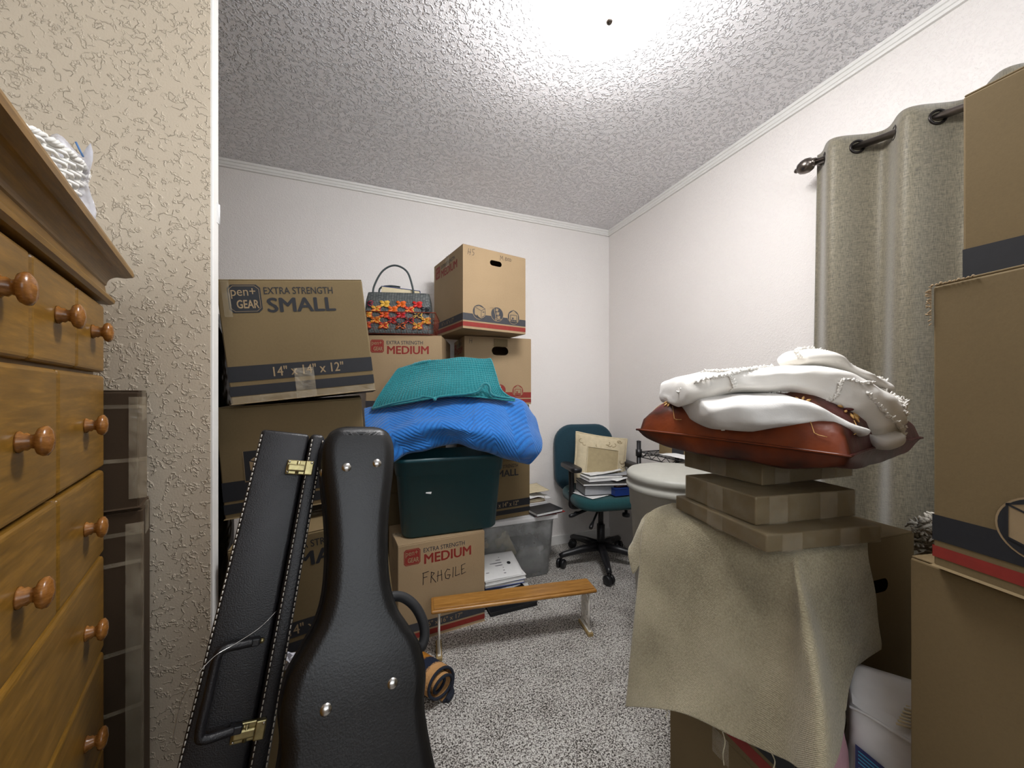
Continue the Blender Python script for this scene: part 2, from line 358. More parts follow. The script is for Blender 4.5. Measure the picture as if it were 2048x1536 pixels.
# ---------------------------------------------------------------- lettering
_TX = {}
def text_mesh(txt, bold):
    k = (txt, bold)
    if k not in _TX:
        cu = bpy.data.curves.new('t', 'FONT'); cu.body = txt; cu.size = 1.0; cu.offset = 0; cu.resolution_u = 3; cu.fill_mode = 'FRONT'
        o = bpy.data.objects.new('t', cu); COL.objects.link(o)
        me = bpy.data.meshes.new_from_object(o.evaluated_get(bpy.context.evaluated_depsgraph_get()))
        vs = [(v.co.x, v.co.y) for v in me.vertices]; fs = [tuple(p.vertices) for p in me.polygons]
        bpy.data.objects.remove(o); bpy.data.curves.remove(cu); bpy.data.meshes.remove(me)
        _TX[k] = (vs, fs)
    return _TX[k]
class Print:
    "flat ink on the faces of a carton w x d x h"
    def __init__(s, dims):
        s.w, s.d, s.h = dims; s.mb = MB()
    def frame(s, face):
        return {'F': (Vector((0, 0, 0)), Vector((1, 0, 0)), Vector((0, -1, 0)), s.w),
                'L': (Vector((0, s.d, 0)), Vector((0, -1, 0)), Vector((-1, 0, 0)), s.d),
                'R': (Vector((s.w, 0, 0)), Vector((0, 1, 0)), Vector((1, 0, 0)), s.d)}[face]
    def P(s, face, u, v, lay):
        o, ux, n, wd = s.frame(face); return o + ux * u + Vector((0, 0, v)) + n * (0.0007 + 0.0005 * lay)
    def poly(s, face, pts, mat, lay=0): s.mb.add([s.P(face, u, v, lay) for u, v in pts], [tuple(range(len(pts)))], mat)
    def rect(s, face, u0, v0, u1, v1, mat, lay=0): s.poly(face, [(u0, v0), (u1, v0), (u1, v1), (u0, v1)], mat, lay)
    def disc(s, face, u, v, r, mat, lay=0, n=36): s.poly(face, [(u + r * math.cos(2 * math.pi * i / n), v + r * math.sin(2 * math.pi * i / n)) for i in range(n)], mat, lay)
    def stroke(s, face, pts, wd, mat, lay=0, closed=False):
        pts = [Vector(p) for p in pts]
        if closed: pts = pts + [pts[0]]
        for a, b in zip(pts, pts[1:]):
            t = (b - a)
            if t.length < 1e-9: continue
            t.normalize(); q = Vector((-t.y, t.x)) * wd / 2; e = t * wd * 0.35
            s.poly(face, [a - e - q, b + e - q, b + e + q, a - e + q], mat, lay)
    def text(s, face, txt, u, v, cap, mat, lay=1, bold=0.0, width=None):
        vs, fs = text_mesh(txt, bold)
        x0 = min(p[0] for p in vs); x1 = max(p[0] for p in vs); y0 = min(p[1] for p in vs if p[1] > -0.05); y1 = max(p[1] for p in vs)
        sy = cap / (y1 - y0); sx = (width / (x1 - x0)) if width else sy
        for k in ((0, 0),) if not bold else ((-1, 0), (1, 0), (0, -.6), (0, .6)):
            s.mb.add([s.P(face, u + (p[0] - x0 + k[0] * bold) * sx, v + (p[1] - y0 + k[1] * bold) * sy, lay + .05 * (k[0] + 2 * k[1])) for p in vs], fs, mat)
    def logo(s, face, u0, v0, u1, v1, mat, ink):
        c = (u1 - u0) * 0.12
        oct_ = lambda a: [(u0 + a + c, v0 + a), (u1 - a - c, v0 + a), (u1 - a, v0 + a + c), (u1 - a, v1 - a - c), (u1 - a - c, v1 - a), (u0 + a + c, v1 - a), (u0 + a, v1 - a - c), (u0 + a, v0 + a + c)]
        s.poly(face, oct_(0), mat, 0); wd = u1 - u0; ht = v1 - v0
        s.stroke(face, oct_(wd * 0.05), wd * 0.012, ink, 1, True)
        s.text(face, 'pen+', u0 + wd * 0.10, v0 + ht * 0.60, ht * 0.27, ink, 1, 0.0, wd * 0.74)
        s.text(face, 'GEAR', u0 + wd * 0.24, v0 + ht * 0.16, ht * 0.29, ink, 1, 0.025, wd * 0.66)
    def bands(s, face, spec):
        wd = s.frame(face)[3]
        for a, b, m in spec: s.rect(face, 0.0, s.h * (1 - b), wd, s.h * (1 - a), m, 0)
    def small(s, face='F', dims_txt='14" x 14" x 12"'):
        wd = s.frame(face)[3]; h = s.h
        s.logo(face, wd * .065, h * .735, wd * .275, h * .965, 'black_ink', 'tan_ink')
        s.text(face, 'EXTRA STRENGTH', wd * .295, h * .885, h * .058, 'black_ink', 0, 0.01, wd * .475)
        s.text(face, 'SMALL', wd * .31, h * .735, h * .118, 'black_ink', 0, 0.03, wd * .465)
        s.bands(face, [(.695, .82, 'black_ink'), (.855, .935, 'black_ink')])
        s.text(face, dims_txt, wd * .29, h * .203, h * .080, 'tan_ink', 1, 0.012, wd * .49)
    def medium(s, face='F', ink='grey_ink', txt=True):
        wd = s.frame(face)[3]; h = s.h
        s.logo(face, wd * .063, h * .79, wd * .24, h * .955, 'red_ink', 'tan_ink')
        s.text(face, 'EXTRA STRENGTH', wd * .275, h * .895, h * .045, ink, 0, 0.01, wd * .475)
        s.text(face, 'MEDIUM', wd * .285, h * .775, h * .098, 'red_ink', 0, 0.03, wd * .54)
        s.mbands(face, ink)
        if txt: s.text(face, '16" x 16" x 17"', wd * .30, h * .118, h * .050, 'tan_ink', 1, 0.01, wd * .42)
    def mbands(s, face, ink='grey_ink'): s.bands(face, [(.815, .90, ink), (.918, .972, 'red_ink')])
    def icon_ring(s, face, u, v, r, ink):
        s.disc(face, u, v, r, 'tan_ink', 1); s.disc(face, u, v, r * .94, ink, 2)
    def icon_box(s, face, u, v, r, ink, sx=1.0):
        s.icon_ring(face, u, v, r, ink); k = lambda a, b: (u + a * r * sx, v + b * r)
        A, B, C, D, E_, F_, G = k(-.72, .62), k(-.05, .84), k(.86, .52), k(.30, .18), k(-.72, -.42), k(.26, -.78), k(.86, -.34)
        s.poly(face, [A, E_, F_, G, C, B], 'tan_ink', 3)
        s.stroke(face, [A, D, C], r * .06, ink, 4); s.stroke(face, [D, F_], r * .06, ink, 4); s.stroke(face, [A, B, C, G, F_, E_], r * .06, ink, 4, True)
        s.rect(face, u + r * .48, v - r * .02, u + r * .74, v + r * .10, ink, 4)
        s.stroke(face, [k(-.3, -.45), k(-.2, -.72), k(.2, -.92), k(.6, -.78), k(.86, -.52)], r * .09, ink, 4)
        s.stroke(face, [k(-.22, -.3), k(-.1, -.62), k(.25, -.80), k(.58, -.68), k(.8, -.45)], r * .07, 'tan_ink', 5)
    def icon_truck(s, face, u, v, r, ink):
        s.icon_ring(face, u, v, r, ink); k = lambda a, b: (u + a * r, v + b * r)
        for (a, b, q) in ((.22, -.38, .24), (.08, .12, .24), (-.05, .60, .22)):
            c, sn = math.cos(-.2), math.sin(-.2)
            pts = [k(a + q * (x * c - y * sn), b + q * (x * sn + y * c)) for x, y in ((-1, -1), (1, -1), (1, 1), (-1, 1))]
            s.poly(face, pts, 'tan_ink', 3); s.stroke(face, pts, r * .06, ink, 4, True); s.stroke(face, [k(a, b + q), k(a, b + q * .3)], r * .06, ink, 4)
        s.stroke(face, [k(-1.1, .78), k(-.75, .86), k(-.5, .7), k(-.15, -.72), k(.6, -.62)], r * .09, 'tan_ink', 4)
        s.disc(face, u - .2 * r, v - .72 * r, r * .17, 'tan_ink', 4, 16); s.disc(face, u - .2 * r, v - .72 * r, r * .09, ink, 5, 16)
    def icon_house(s, face, u, v, r, ink):
        s.icon_ring(face, u, v, r, ink); k = lambda a, b: (u + a * r, v + b * r)
        H = [k(-.78, -.72), k(.78, -.72), k(.78, .42), k(0, .98), k(-.78, .42)]
        s.poly(face, H, 'tan_ink', 3); s.stroke(face, H, r * .07, ink, 4, True)
        s.rect(face, u - .56 * r, v - .72 * r, u + .56 * r, v + .30 * r, ink, 4); s.rect(face, u - .47 * r, v - .66 * r, u + .47 * r, v + .22 * r, 'tan_ink', 5)
        for a, b in ((-.30, -.5), (.0, -.5), (.3, -.5), (-.15, -.2)): s.rect(face, u + (a - .13) * r, v + (b - .13) * r, u + (a + .13) * r, v + (b + .13) * r, ink, 6)
    def icons(s, face, ink, which=(1, 1, 1)):
        wd = s.frame(face)[3]; r = s.h * .092
        if which[0]: s.icon_box(face, wd * .24, s.h * .215, r, ink)
        if which[1]: s.icon_truck(face, wd * .52, s.h * .215, r, ink)
        if which[2]: s.icon_house(face, wd * .79, s.h * .205, r, ink)
    def hand(s, face, strokes, u, v, k, wd, mat='marker_ink'):
        for st in strokes: s.stroke(face, [(u + a * k, v + b * k) for a, b in st], wd, mat, 1)

def slot(u, v, a, b, n=8):
    r = b / 2; pts = []
    for i in range(n + 1): q = -math.pi / 2 + math.pi * i / n; pts.append((u + a / 2 - r + r * math.cos(q), v + r * math.sin(q)))
    for i in range(n + 1): q = math.pi / 2 + math.pi * i / n; pts.append((u - a / 2 + r + r * math.cos(q), v + r * math.sin(q)))
    return pts
def carton(label, loc, yaw, dims, inks=None, roll=0, pitch=0, group=None, hole=None, mat='cardboard', tape=True, wear=True, warp=0.0022):
    "hollow corrugated carton: body, two top flaps, a strip of tape, printed markings"
    w_, d_, h_ = dims
    t = thing('cardboard_box', label, 'box', loc, yaw, group, pitch, roll)
    b = bmesh.new()
    def face(fr, us, hl=None):
        o, ux, n, wd = fr; ux, n = Vector(ux), Vector(n); up = Vector((0, 0, 1))
        P = lambda u, v: o + ux * u + up * v
        if hl is None:
            vs = [b.verts.new(P(u, v)) for u, v in ((0, 0), (wd, 0), (wd, h_), (0, h_))]; b.faces.new(vs)
        else:
            lo = [b.verts.new(P(u, v)) for u, v in ((0, 0), (wd, 0), (wd, h_), (0, h_))]; li = [b.verts.new(P(u, v)) for u, v in hl]
            es = [b.edges.new((L[i], L[(i + 1) % len(L)])) for L in (lo, li) for i in range(len(L))]
            bmesh.ops.triangle_fill(b, edges=es, use_beauty=True, use_dissolve=False)
    pr = Print(dims)
    for k in 'FLR': face(pr.frame(k), None, slot(*hole[1:]) if hole and hole[0] == k else None)
    face((Vector((w_, d_, 0)), (-1, 0, 0), (0, 1, 0), w_), None)
    for z in (0, h_):
        b.faces.new([b.verts.new(q) for q in ((0, 0, z), (w_, 0, z), (w_, d_, z), (0, d_, z))])
    bmesh.ops.remove_doubles(b, verts=b.verts[:], dist=1e-5)
    if not hole:
        bmesh.ops.bevel(b, geom=b.edges[:], offset=0.003, segments=2, profile=0.5, affect='EDGES')
    bmesh.ops.recalc_face_normals(b, faces=b.faces[:])
    mb0 = MB(); mb0.bm(b, mat)
    g = 0.0015
    for a0, a1 in ((0.002, d_ / 2 - g), (d_ / 2 + g, d_ - 0.002)):
        mb = MB(); mb.box((0.001, a0, h_ + 0.0002), (w_ - 0.001, a1, h_ + 0.0036), mat, 0.001, 1); mb.build('top_flap', t)
    if tape:
        e, q = .0012, .0006; zt = h_ + .0038; L_ = .06
        U = [(-e, h_ - L_), (-e, zt + q), (w_ + e, zt + q), (w_ + e, h_ - L_), (w_ + e - q, h_ - L_), (w_ + e - q, zt), (-e + q, zt), (-e + q, h_ - L_)]
        mb = MB(); A = [(x, d_ / 2 - .024, z) for x, z in U]; B = [(x, d_ / 2 + .024, z) for x, z in U]
        mb.add(A + B, [(0, 1, 6, 7), (1, 2, 5, 6), (2, 3, 4, 5)] + [tuple(8 + i for i in f[::-1]) for f in ((0, 1, 6, 7), (1, 2, 5, 6), (2, 3, 4, 5))] + [(i, 8 + i, 8 + (i + 1) % 8, (i + 1) % 8) for i in range(8)], 'clear_tape')
        mb.build('packing_tape', t)
    if inks:
        inks(pr); mb0.add(pr.mb.v, [], mat); k0 = len(mb0.v) - len(pr.mb.v)
        for f, mi in zip(pr.mb.f, pr.mb.m): mb0.f.append(tuple(k0 + i for i in f)); mb0.m.append(mb0.mi(pr.mb.mats[mi])); mb0.sm.append(False)
    mb0.build('carton_body', t, fix=False)
    return t

# ================================================================ THE ROOM
XR, YB, ZC, YL = 1.775, 2.465, 2.44, 1.105
XL, YF = -1.6, -1.3
m = MB(); m.box((XL - .1, YF - .1, -.1), (XR + .1, YB + .1, 0), 'carpet_pile'); struct(m, 'floor')
m = MB(); m.box((XL - .1, YF - .1, ZC), (XR + .1, YB + .1, ZC + .1), 'ceiling_paint'); struct(m, 'ceiling')
m = MB(); m.box((XL, YB, 0), (XR + .1, YB + .1, ZC), 'white_wall_paint'); struct(m, 'wall_back')
m = MB(); m.box((XR, YF, 0), (XR + .1, YB, ZC), 'white_wall_paint'); struct(m, 'wall_right')
m = MB(); m.box((XL - .1, YF, 0), (XL, YB + .1, ZC), 'beige_knockdown_paint'); struct(m, 'wall_left')
# unseen wall behind the viewer; high opening added to admit world fill light
m = MB(); m.box((XL, YF - .1, 0), (XR + .1, YF, 1.25), 'white_wall_paint'); m.box((XL, YF - .1, 2.36), (XR + .1, YF, ZC), 'white_wall_paint'); struct(m, 'wall_front')
XE = -.3725
m = MB(); m.box((XL, YL, 0), (XE, YL + .034, ZC), 'beige_knockdown_paint'); struct(m, 'wall_partition')
# crown trim on the back and right walls, casing on the end of the partition
prof = [(0, 0), (-.012, 0), (-.014, .010), (-.018, .012), (-.019, .026), (-.024, .028), (-.026, .040), (0, .040)]
m = MB(); m.prism([(YB + a, ZC - .04 + z) for a, z in prof], 'x', XL, XR, 'trim_paint'); struct(m, 'trim_1')
m = MB(); m.prism([(XR + a, ZC - .04 + z) for a, z in prof], 'y', YF, YB, 'trim_paint'); struct(m, 'trim_2')
m = MB(); m.box((XE - .008, YL + .001, 0), (XE + .005, YL + .036, ZC - .001), 'trim_paint', .002); c = struct(m, 'trim_3')
m = MB(); m.box((XE + .0045, YL + .024, 1.58), (XE + .0062, YL + .036, 1.63), 'white_plastic')
m.tube([(XE + .006, YL + .036, 1.58), (XE + .006, YL + .036, 1.63)], .0022, 'white_plastic'); m.build('hinge', c)
m = MB(); m.box((XE, YB - .012, 0), (XR, YB, .07), 'trim_paint', .003); struct(m, 'baseboard_back')

# ceiling lamp
LC = W(.284, 1.066)
t = thing('ceiling_lamp', 'white glass dome lamp flush on the textured ceiling', 'lamp', (LC.x, LC.y, ZC))
m = MB(); m.lathe([(0, 0), (.10, 0), (.10, -.066), (.09, -.070), (0, -.070)], 'white_plastic', 40); m.build('mounting_pan', t)
m = MB(); m.lathe([(.095, -.060), (.165, -.064), (.200, -.070), (.202, -.075), (.150, -.072)], 'white_plastic', 64); m.build('rim', t)
prof = [(.198, -.0735), (.212, -.077)] + [(.229 * math.cos(q), -.092 - .096 * math.sin(q)) for q in [R(a) for a in range(-8, 91, 7)]]
m = MB(); m.lathe(prof, 'lamp_glass', 64); m.build('glass_dome', t)
m = MB(); m.lathe([(.0001, -.186), (.011, -.186), (.012, -.193), (.008, -.196), (.010, -.202), (.0105, -.210), (.006, -.215), (.0001, -.216)], 'pewter', 20); m.build('finial', t)

# ================================================================ DRESSER
DL, DD, DH = 1.04, .43, 1.393
P0 = W(-.784 + .624 * DL, .70 - .781 * DL)
t = thing('dresser', 'tall honey oak chest of drawers with crown moulding and round knobs', 'dresser', P0, 128.6)
m = MB(); m.box((0, .012, .08), (DL, DD, 1.325), 'oak', .003); m.box((.02, .03, 0), (DL - .02, DD, .08), 'oak_dark'); m.build('carcass', t)
def moulding(name, prof, mat):
    m = MB(); n = len(prof); G = []
    for o_, z in prof: G.append([Vector((-o_, -o_, z)), Vector((DL + o_, -o_, z)), Vector((DL + o_, DD, z)), Vector((-o_, DD, z))])
    m.grid(G, mat, smooth=False, closed_u=True)
    top = len(m.v) - 4; m.f.append((top, top + 1, top + 2, top + 3)); m.m.append(0); m.sm.append(False)
    m.f.append((3, 2, 1, 0)); m.m.append(0); m.sm.append(False)
    return m.build(name, t)
cove = [(.002, 1.355), (.004, 1.357)] + [(.004 + .020 * (1 - math.cos(q)), 1.357 + .022 * math.sin(q)) for q in [R(a) for a in range(9, 91, 9)]] + [(.027, 1.380), (.030, 1.382), (.036, 1.385), (.037, 1.392), (.035, 1.399), (.031, 1.400)]
moulding('crown_moulding', cove, 'oak')
moulding('bead_moulding', [(.001, 1.320), (.008, 1.320), (.013, 1.324), (.014, 1.330), (.010, 1.336), (.004, 1.339), (.002, 1.355)], 'oak')
knob_prof = [(.0001, 0), (.0120, 0), (.0122, .002), (.0095, .0045), (.0100, .007), (.0075, .0095), (.0085, .0125), (.0150, .0150), (.0172, .0185), (.0168, .0215), (.0115, .0245), (.0001, .026)]
KM = Matrix.Rotation(R(90), 4, 'X')
rows = [(1.187, 1.317, 6, [(i + .5) * .174 for i in range(6)]), (1.008, 1.183, 4, [(i + .5) * .257 for i in range(4)]), (.845, 1.004, 4, [(i + .5) * .257 for i in range(4)]),
        (.663, .841, 1, [.127, .9]), (.480, .659, 1, [.127, .9]), (.290, .476, 1, [.127, .9]), (.10, .286, 1, [.127, .9])]
for z0, z1, npan, ks in rows:
    m = MB(); wp = DL / npan if npan > 1 else DL
    pw = {6: .174, 4: .257, 1: DL}[npan]; u = DL
    m.box((.004, .004, z0 + .002), (DL - .003, .03, z1 - .002), 'oak_dark')
    while u > .01:
        u0 = max(u - pw, .003); m.box((u0 + .001, -.002, z0 + .001), (u - .0025, .014, z1 - .001), 'oak', .006, 3); u = u0 if u0 > .01 else 0
    dr = m.build('drawer', t)
    for k in ks:
        m = MB(); m.lathe(knob_prof, 'oak_knob', 28, Matrix.Translation((DL - k, -.002, (z0 + z1) / 2 + (.004 if npan == 6 else 0))) @ KM); m.build('knob', dr)

# white wicker basket on the dresser top
def weave_basket(name, label, base, yaw, a0, b0, a1, b1, h, mat, rows_, stakes, r):
    t = thing(name, label, 'basket', base, yaw)
    def rim(z): k = (z / h) ** .8; return a0 + (a1 - a0) * k, b0 + (b1 - b0) * k
    m = MB(); n = stakes * 4
    for i in range(rows_):
        z = r + (h - 3 * r) * i / (rows_ - 1); a, b = rim(z); pts = []
        for k in range(n):
            q = 2 * math.pi * k / n; off = r * 1.1 * math.cos(stakes * q + math.pi * (i % 2))
            pts.append(((a + off) * math.cos(q), (b + off) * math.sin(q), z))
        m.tube(pts, r * .95, mat, 5, True)
    m.build('woven_wall', t)
    m = MB()
    for k in range(stakes):
        q = 2 * math.pi * (k + .25) / stakes; pts = [(rim(z)[0] * math.cos(q), rim(z)[1] * math.sin(q), z) for z in [h * j / 6 for j in range(7)]]
        m.tube(pts, r * .8, mat, 5)
    m.build('stakes', t)
    m = MB(); a, b = rim(h)
    for ph in (0, math.pi / 2, math.pi):
        m.tube([((a + r * math.cos(26 * q + ph)) * math.cos(q), (b + r * math.cos(26 * q + ph)) * math.sin(q), h + r * math.sin(26 * q + ph)) for q in [2 * math.pi * k / 160 for k in range(160)]], r * 1.1, mat, 5, True)
    m.build('braided_rim', t)
    m = MB(); m.lathe([(.0001, .001), (1, .001), (1, .006), (.0001, .006)], mat, 40, Matrix.Diagonal((a0, b0, 1, 1))); m.build('basket_floor', t)
    return t
bk = W(-.722, .520, 1.4005)
weave_basket('wicker_basket', 'white wicker basket on top of the oak chest of drawers', bk, 128.6, .078, .056, .098, .074, .098, 'wicker_white', 13, 18, .0032)
m = MB(); G = [[Vector((-.022 + .044 * u + .004 * math.sin(9 * v), .006 * math.sin(7 * u + 4 * v), .0 + .125 * v + .010 * math.sin(7 * u))) for u in [i / 10 for i in range(11)]] for v in [i / 10 for i in range(11)]]
m.grid(G, 'thin_bag_plastic'); o = m.build('plastic_bag'); o.matrix_world = Matrix.Translation(W(-.672, .556, 1.402)) @ Matrix.Rotation(R(YAW + 30), 4, 'Z')
solid(o, .0006); tag(o, 'clear plastic bag with a blue mark poking out of the white wicker basket', 'bag')
m = MB(); m.tube([(.008, -.006, .128), (.012, -.007, .118), (.016, -.007, .108)], .0014, 'blue_print', 6); m.build('blue_mark', o)
# dark wire basket at the near end of the dresser
t = thing('wire_basket', 'black wire basket at the near end of the oak chest top', 'basket', W(-.47, .245, 1.4005), 128.6)
m = MB(); n = 24
for z, k in ((.002, .8), (.05, .95), (.095, 1.0)): m.tube([(.07 * k * math.cos(2 * math.pi * i / 40), .055 * k * math.sin(2 * math.pi * i / 40), z) for i in range(40)], .0022, 'black_wire', 6, True)
m.build('hoops', t); m = MB()
for i in range(n):
    q = 2 * math.pi * i / n
    for dq in (.35, -.35): m.tube([((.8 + .2 * v) * .07 * math.cos(q + dq * v), (.8 + .2 * v) * .055 * math.sin(q + dq * v), .002 + .093 * v) for v in (0, .5, 1)], .0012, 'black_wire', 5)
m.build('wire_lattice', t)

# flat cartons standing between the dresser and the partition, shade put into their dark brown
def old_ink(p):
    for i, c in enumerate('CO'): p.text('R' if 0 else 'F', c, p.w - .085, .05 + i * .06, .030, 'marker_ink', 0, .01)
bx = W(-.774, .766)
t1 = carton('worn brown carton reaching the floor between the dresser and the beige wall', (bx.x, bx.y, 0), 128.6 + 90, (.40, .10, .905), None, mat='shaded_brown_cardboard')
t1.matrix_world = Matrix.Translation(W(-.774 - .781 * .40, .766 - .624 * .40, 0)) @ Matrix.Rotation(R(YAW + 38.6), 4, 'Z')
t2 = carton('short worn brown carton on top of the tall one beside the dresser', (0, 0, 0), 0, (.39, .10, .240), lambda p: old_ink(p), mat='shaded_brown_cardboard')
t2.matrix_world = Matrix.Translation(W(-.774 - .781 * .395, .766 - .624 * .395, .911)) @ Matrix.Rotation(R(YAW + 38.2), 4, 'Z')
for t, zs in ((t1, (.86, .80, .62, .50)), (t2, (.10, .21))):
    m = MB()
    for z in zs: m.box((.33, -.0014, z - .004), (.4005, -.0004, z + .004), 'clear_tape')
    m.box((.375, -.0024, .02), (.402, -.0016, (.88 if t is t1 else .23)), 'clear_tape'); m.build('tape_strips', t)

# ================================================================ LEFT STACK OF SMALL CARTONS
GS = 'small cartons in the stack beside the partition'
def inkA(p): p.small()
tA = carton('tilted small carton with black lettering, topmost of the front left stack', W(-.751, .979, 1.116), 22.6, (.363, .345, .334), inkA, roll=-6.6, pitch=-1.0, group=GS)
m = MB(); m.box((.155, -.0036, .0), (.205, -.0030, .085), 'clear_tape'); m.build('tape_patch', tA); m = MB(); m.box((.0, -.0028, .0), (.363, -.0022, .020), 'clear_tape'); m.build('tape_patch', tA); m = MB(); m.box((.012, -.0036, .235), (.030, -.0030, .335), 'clear_tape'); m.build('tape_patch', tA)
def inkB(p):
    wd, h = p.w, p.h
    p.bands('F', [(.665, .84, 'black_ink'), (.865, .955, 'black_ink')])
    p.rect('F', wd * .145, h * .315, wd * .345, h * .60, 'tan_ink', 1); p.rect('F', wd * .15, h * .325, wd * .34, h * .598, 'black_ink', 2)
    u, v, r = wd * .245, h * .475, h * .10; k = lambda a, b: (u + a * r, v + b * r)
    p.poly('F', [k(-.75, .35), k(-.7, -.55), k(.1, -.85), k(.8, -.5), k(.8, .45), k(.1, .85)], 'tan_ink', 3)
    p.stroke('F', [k(-.75, .35), k(.05, .05), k(.8, .45)], r * .1, 'black_ink', 4); p.stroke('F', [k(.05, .05), k(.1, -.85)], r * .1, 'black_ink', 4)
    p.stroke('F', [k(-.75, .35), k(-.3, .75), k(.1, .45), k(.5, .75)], r * .1, 'black_ink', 4)
    p.text('F', 'SMALL', wd * .175, h * .215, h * .065, 'tan_ink', 1, 0.02, wd * .26)
tB = carton('small carton with a black box symbol, second from the top of the front left stack', W(-.793, 1.010, .797), 23.3, (.371, .345, .308), inkB, roll=-4.1, pitch=1.0, group=GS)
tC = carton('small carton behind the two instrument cases, third from the top of its stack', W(-.684, .932, .424), 24.4, (.375, .345, .326), inkA, roll=-6.1, group=GS)
m = MB(); m.box((.325, -.0052, .105), (.352, -.0040, .118), 'black_ink', .001); m.box((.322, -.0040, .102), (.355, -.0028, .121), 'black_ink', .001); m.build('label_holder', tC)
carton('carton on the carpet behind the instrument cases at the bottom of the front left stack', W(-.70, .95, 0), 24, (.37, .36, .405), None, group=GS)
# black plastic bag squeezed behind
m = MB(); G = []
for i in range(15):
    z = 1.40 * i / 14; ring = []
    for k in range(20):
        q = 2 * math.pi * k / 20; a = .052 + .010 * noise.noise(Vector((k * .8, z * 7, 0))); b_ = .10 + .012 * noise.noise(Vector((k * .8, z * 7, 5)))
        tp = min(1, (1.42 - z) / .12 + .25)
        ring.append(Vector((a * tp * math.cos(q), b_ * tp * math.sin(q), z)))
    G.append(ring)
m.grid(G, 'black_bag_plastic', closed_u=True); m.f.append(tuple(range(14 * 20, 15 * 20))); m.m.append(0); m.sm.append(True); m.f.append(tuple(range(20))[::-1]); m.m.append(0); m.sm.append(True)
o = m.build('plastic_sack'); o.location = (-.478, 1.42, 0); tag(o, 'tall black plastic sack between the partition and the front left carton stack', 'bag')
m = MB(); pts = []
for i in range(7): pts.append([Vector((.07 * j / 6 + .006 * random.uniform(-1, 1), .012 * random.uniform(-1, 1), .05 * i / 6 + .004 * random.uniform(-1, 1))) for j in range(7)])
m.grid(pts, 'thin_bag_plastic', smooth=False); o = m.build('plastic_wrap'); o.matrix_world = Matrix.Translation(W(-.58, .93, .445)) @ Matrix.Rotation(R(YAW - 8), 4, 'Z')
solid(o, .0006); tag(o, 'crumpled clear plastic wrap low between the two instrument cases', 'wrap')

# ================================================================ BACK STACKS
GM = 'medium cartons stacked by the back wall'
def mark_J(p):
    p.medium('F', 'grey_ink')
    FR = [[(0, 0), (.02, 1.05)], [(-.05, 1.05), (.5, 1.12)], [(.02, .62), (.36, .66)], [(.72, .02), (.76, 1.0)], [(.76, 1.0), (1.05, .85), (.78, .55)], [(.78, .55), (1.2, -.05)],
          [(1.35, 0), (1.42, .95)], [(1.78, -.02), (1.72, .98)], [(1.3, .5), (1.78, .55)], [(2.55, .85), (2.3, .95), (2.08, .6), (2.15, .12), (2.45, .0), (2.6, .35), (2.3, .4)],
          [(2.85, .05), (2.9, 1.0)], [(3.15, 1.0), (3.12, .12), (3.55, .22)], [(3.75, .15), (3.72, 1.02), (4.1, 1.12)], [(3.73, .6), (4.0, .66)], [(3.75, .15), (4.15, .28)]]
    p.hand('F', FR, p.w * .27, p.h * .565, .050, .0032)
    p.hand('L', [[(0, 0), (0, 1)], [(-.3, 1), (.3, 1)], [(.5, .3), (.9, .6), (.5, 1)], [(0, -1), (.3, -.4), (.7, -1)]], p.d * .5, p.h * .62, .06, .003)
tJ = carton('medium carton marked FRAGILE by hand standing on the carpet under the teal bin', W(-.517, 1.655, 0), 26.3, (.423, .285, .450), mark_J, group=GM, mat='pale_lit_cardboard')
def mark_D(p): p.medium('F', 'grey_ink')
carton('carton on the carpet at the base of the stack under the woven handbag', (.0, 2.128, 0), -YAW, (.40, .33, .59), None, group=GM)
carton('carton hidden in the middle of the stack under the woven handbag', (.0, 2.128, .595), -YAW, (.40, .33, .425), None, group=GM)
carton('medium carton with red lettering carrying the woven handbag', W(-.786, 1.962, 1.026), 2.3, (.406, .36, .428), mark_D, group=GM, mat='pale_lit_cardboard')
# right-hand column: clear tote, two small cartons, two medium cartons
def tub(name, rings, mat, parent, n=10, thick=.0025, bottom=True):
    "rings: (z, x0, x1, y0, y1, corner radius)"
    m = MB(); G = []
    for z, x0, x1, y0, y1, r in rings:
        ring = []
        for cx, cy, a0 in ((x1 - r, y0 + r, -90), (x1 - r, y1 - r, 0), (x0 + r, y1 - r, 90), (x0 + r, y0 + r, 180)):
            for i in range(n): q = R(a0 + 90 * i / (n - 1)); ring.append(Vector((cx + r * math.cos(q), cy + r * math.sin(q), z)))
        G.append(ring)
    m.grid(G, mat, True, closed_u=True)
    if bottom: m.f.append(tuple(range(4 * n))[::-1]); m.m.append(0); m.sm.append(False)
    o = m.build(name, parent, fix=False)
    if thick: solid(o, thick, -1)
    return o
t = thing('storage_tote', 'frosted clear storage tote with white lid full of papers by the back wall', 'tote', (.56, 2.055, 0), -YAW)
tub('tote_body', [(.001, .045, .485, .030, .365, .03), (.008, .036, .492, .022, .372, .035), (.13, .028, .500, .016, .378, .035), (.133, .024, .504, .013, .381, .035), (.34, .012, .520, .006, .390, .04), (.352, .006, .528, .002, .394, .04)], 'frosted_plastic', t)
m = MB(); m.prism([(.0, .0), (.535, .0), (.535, .40), (.0, .40)], 'z', .353, .380, 'white_plastic', bevel=.005, seg=3); m.build('lid', t)
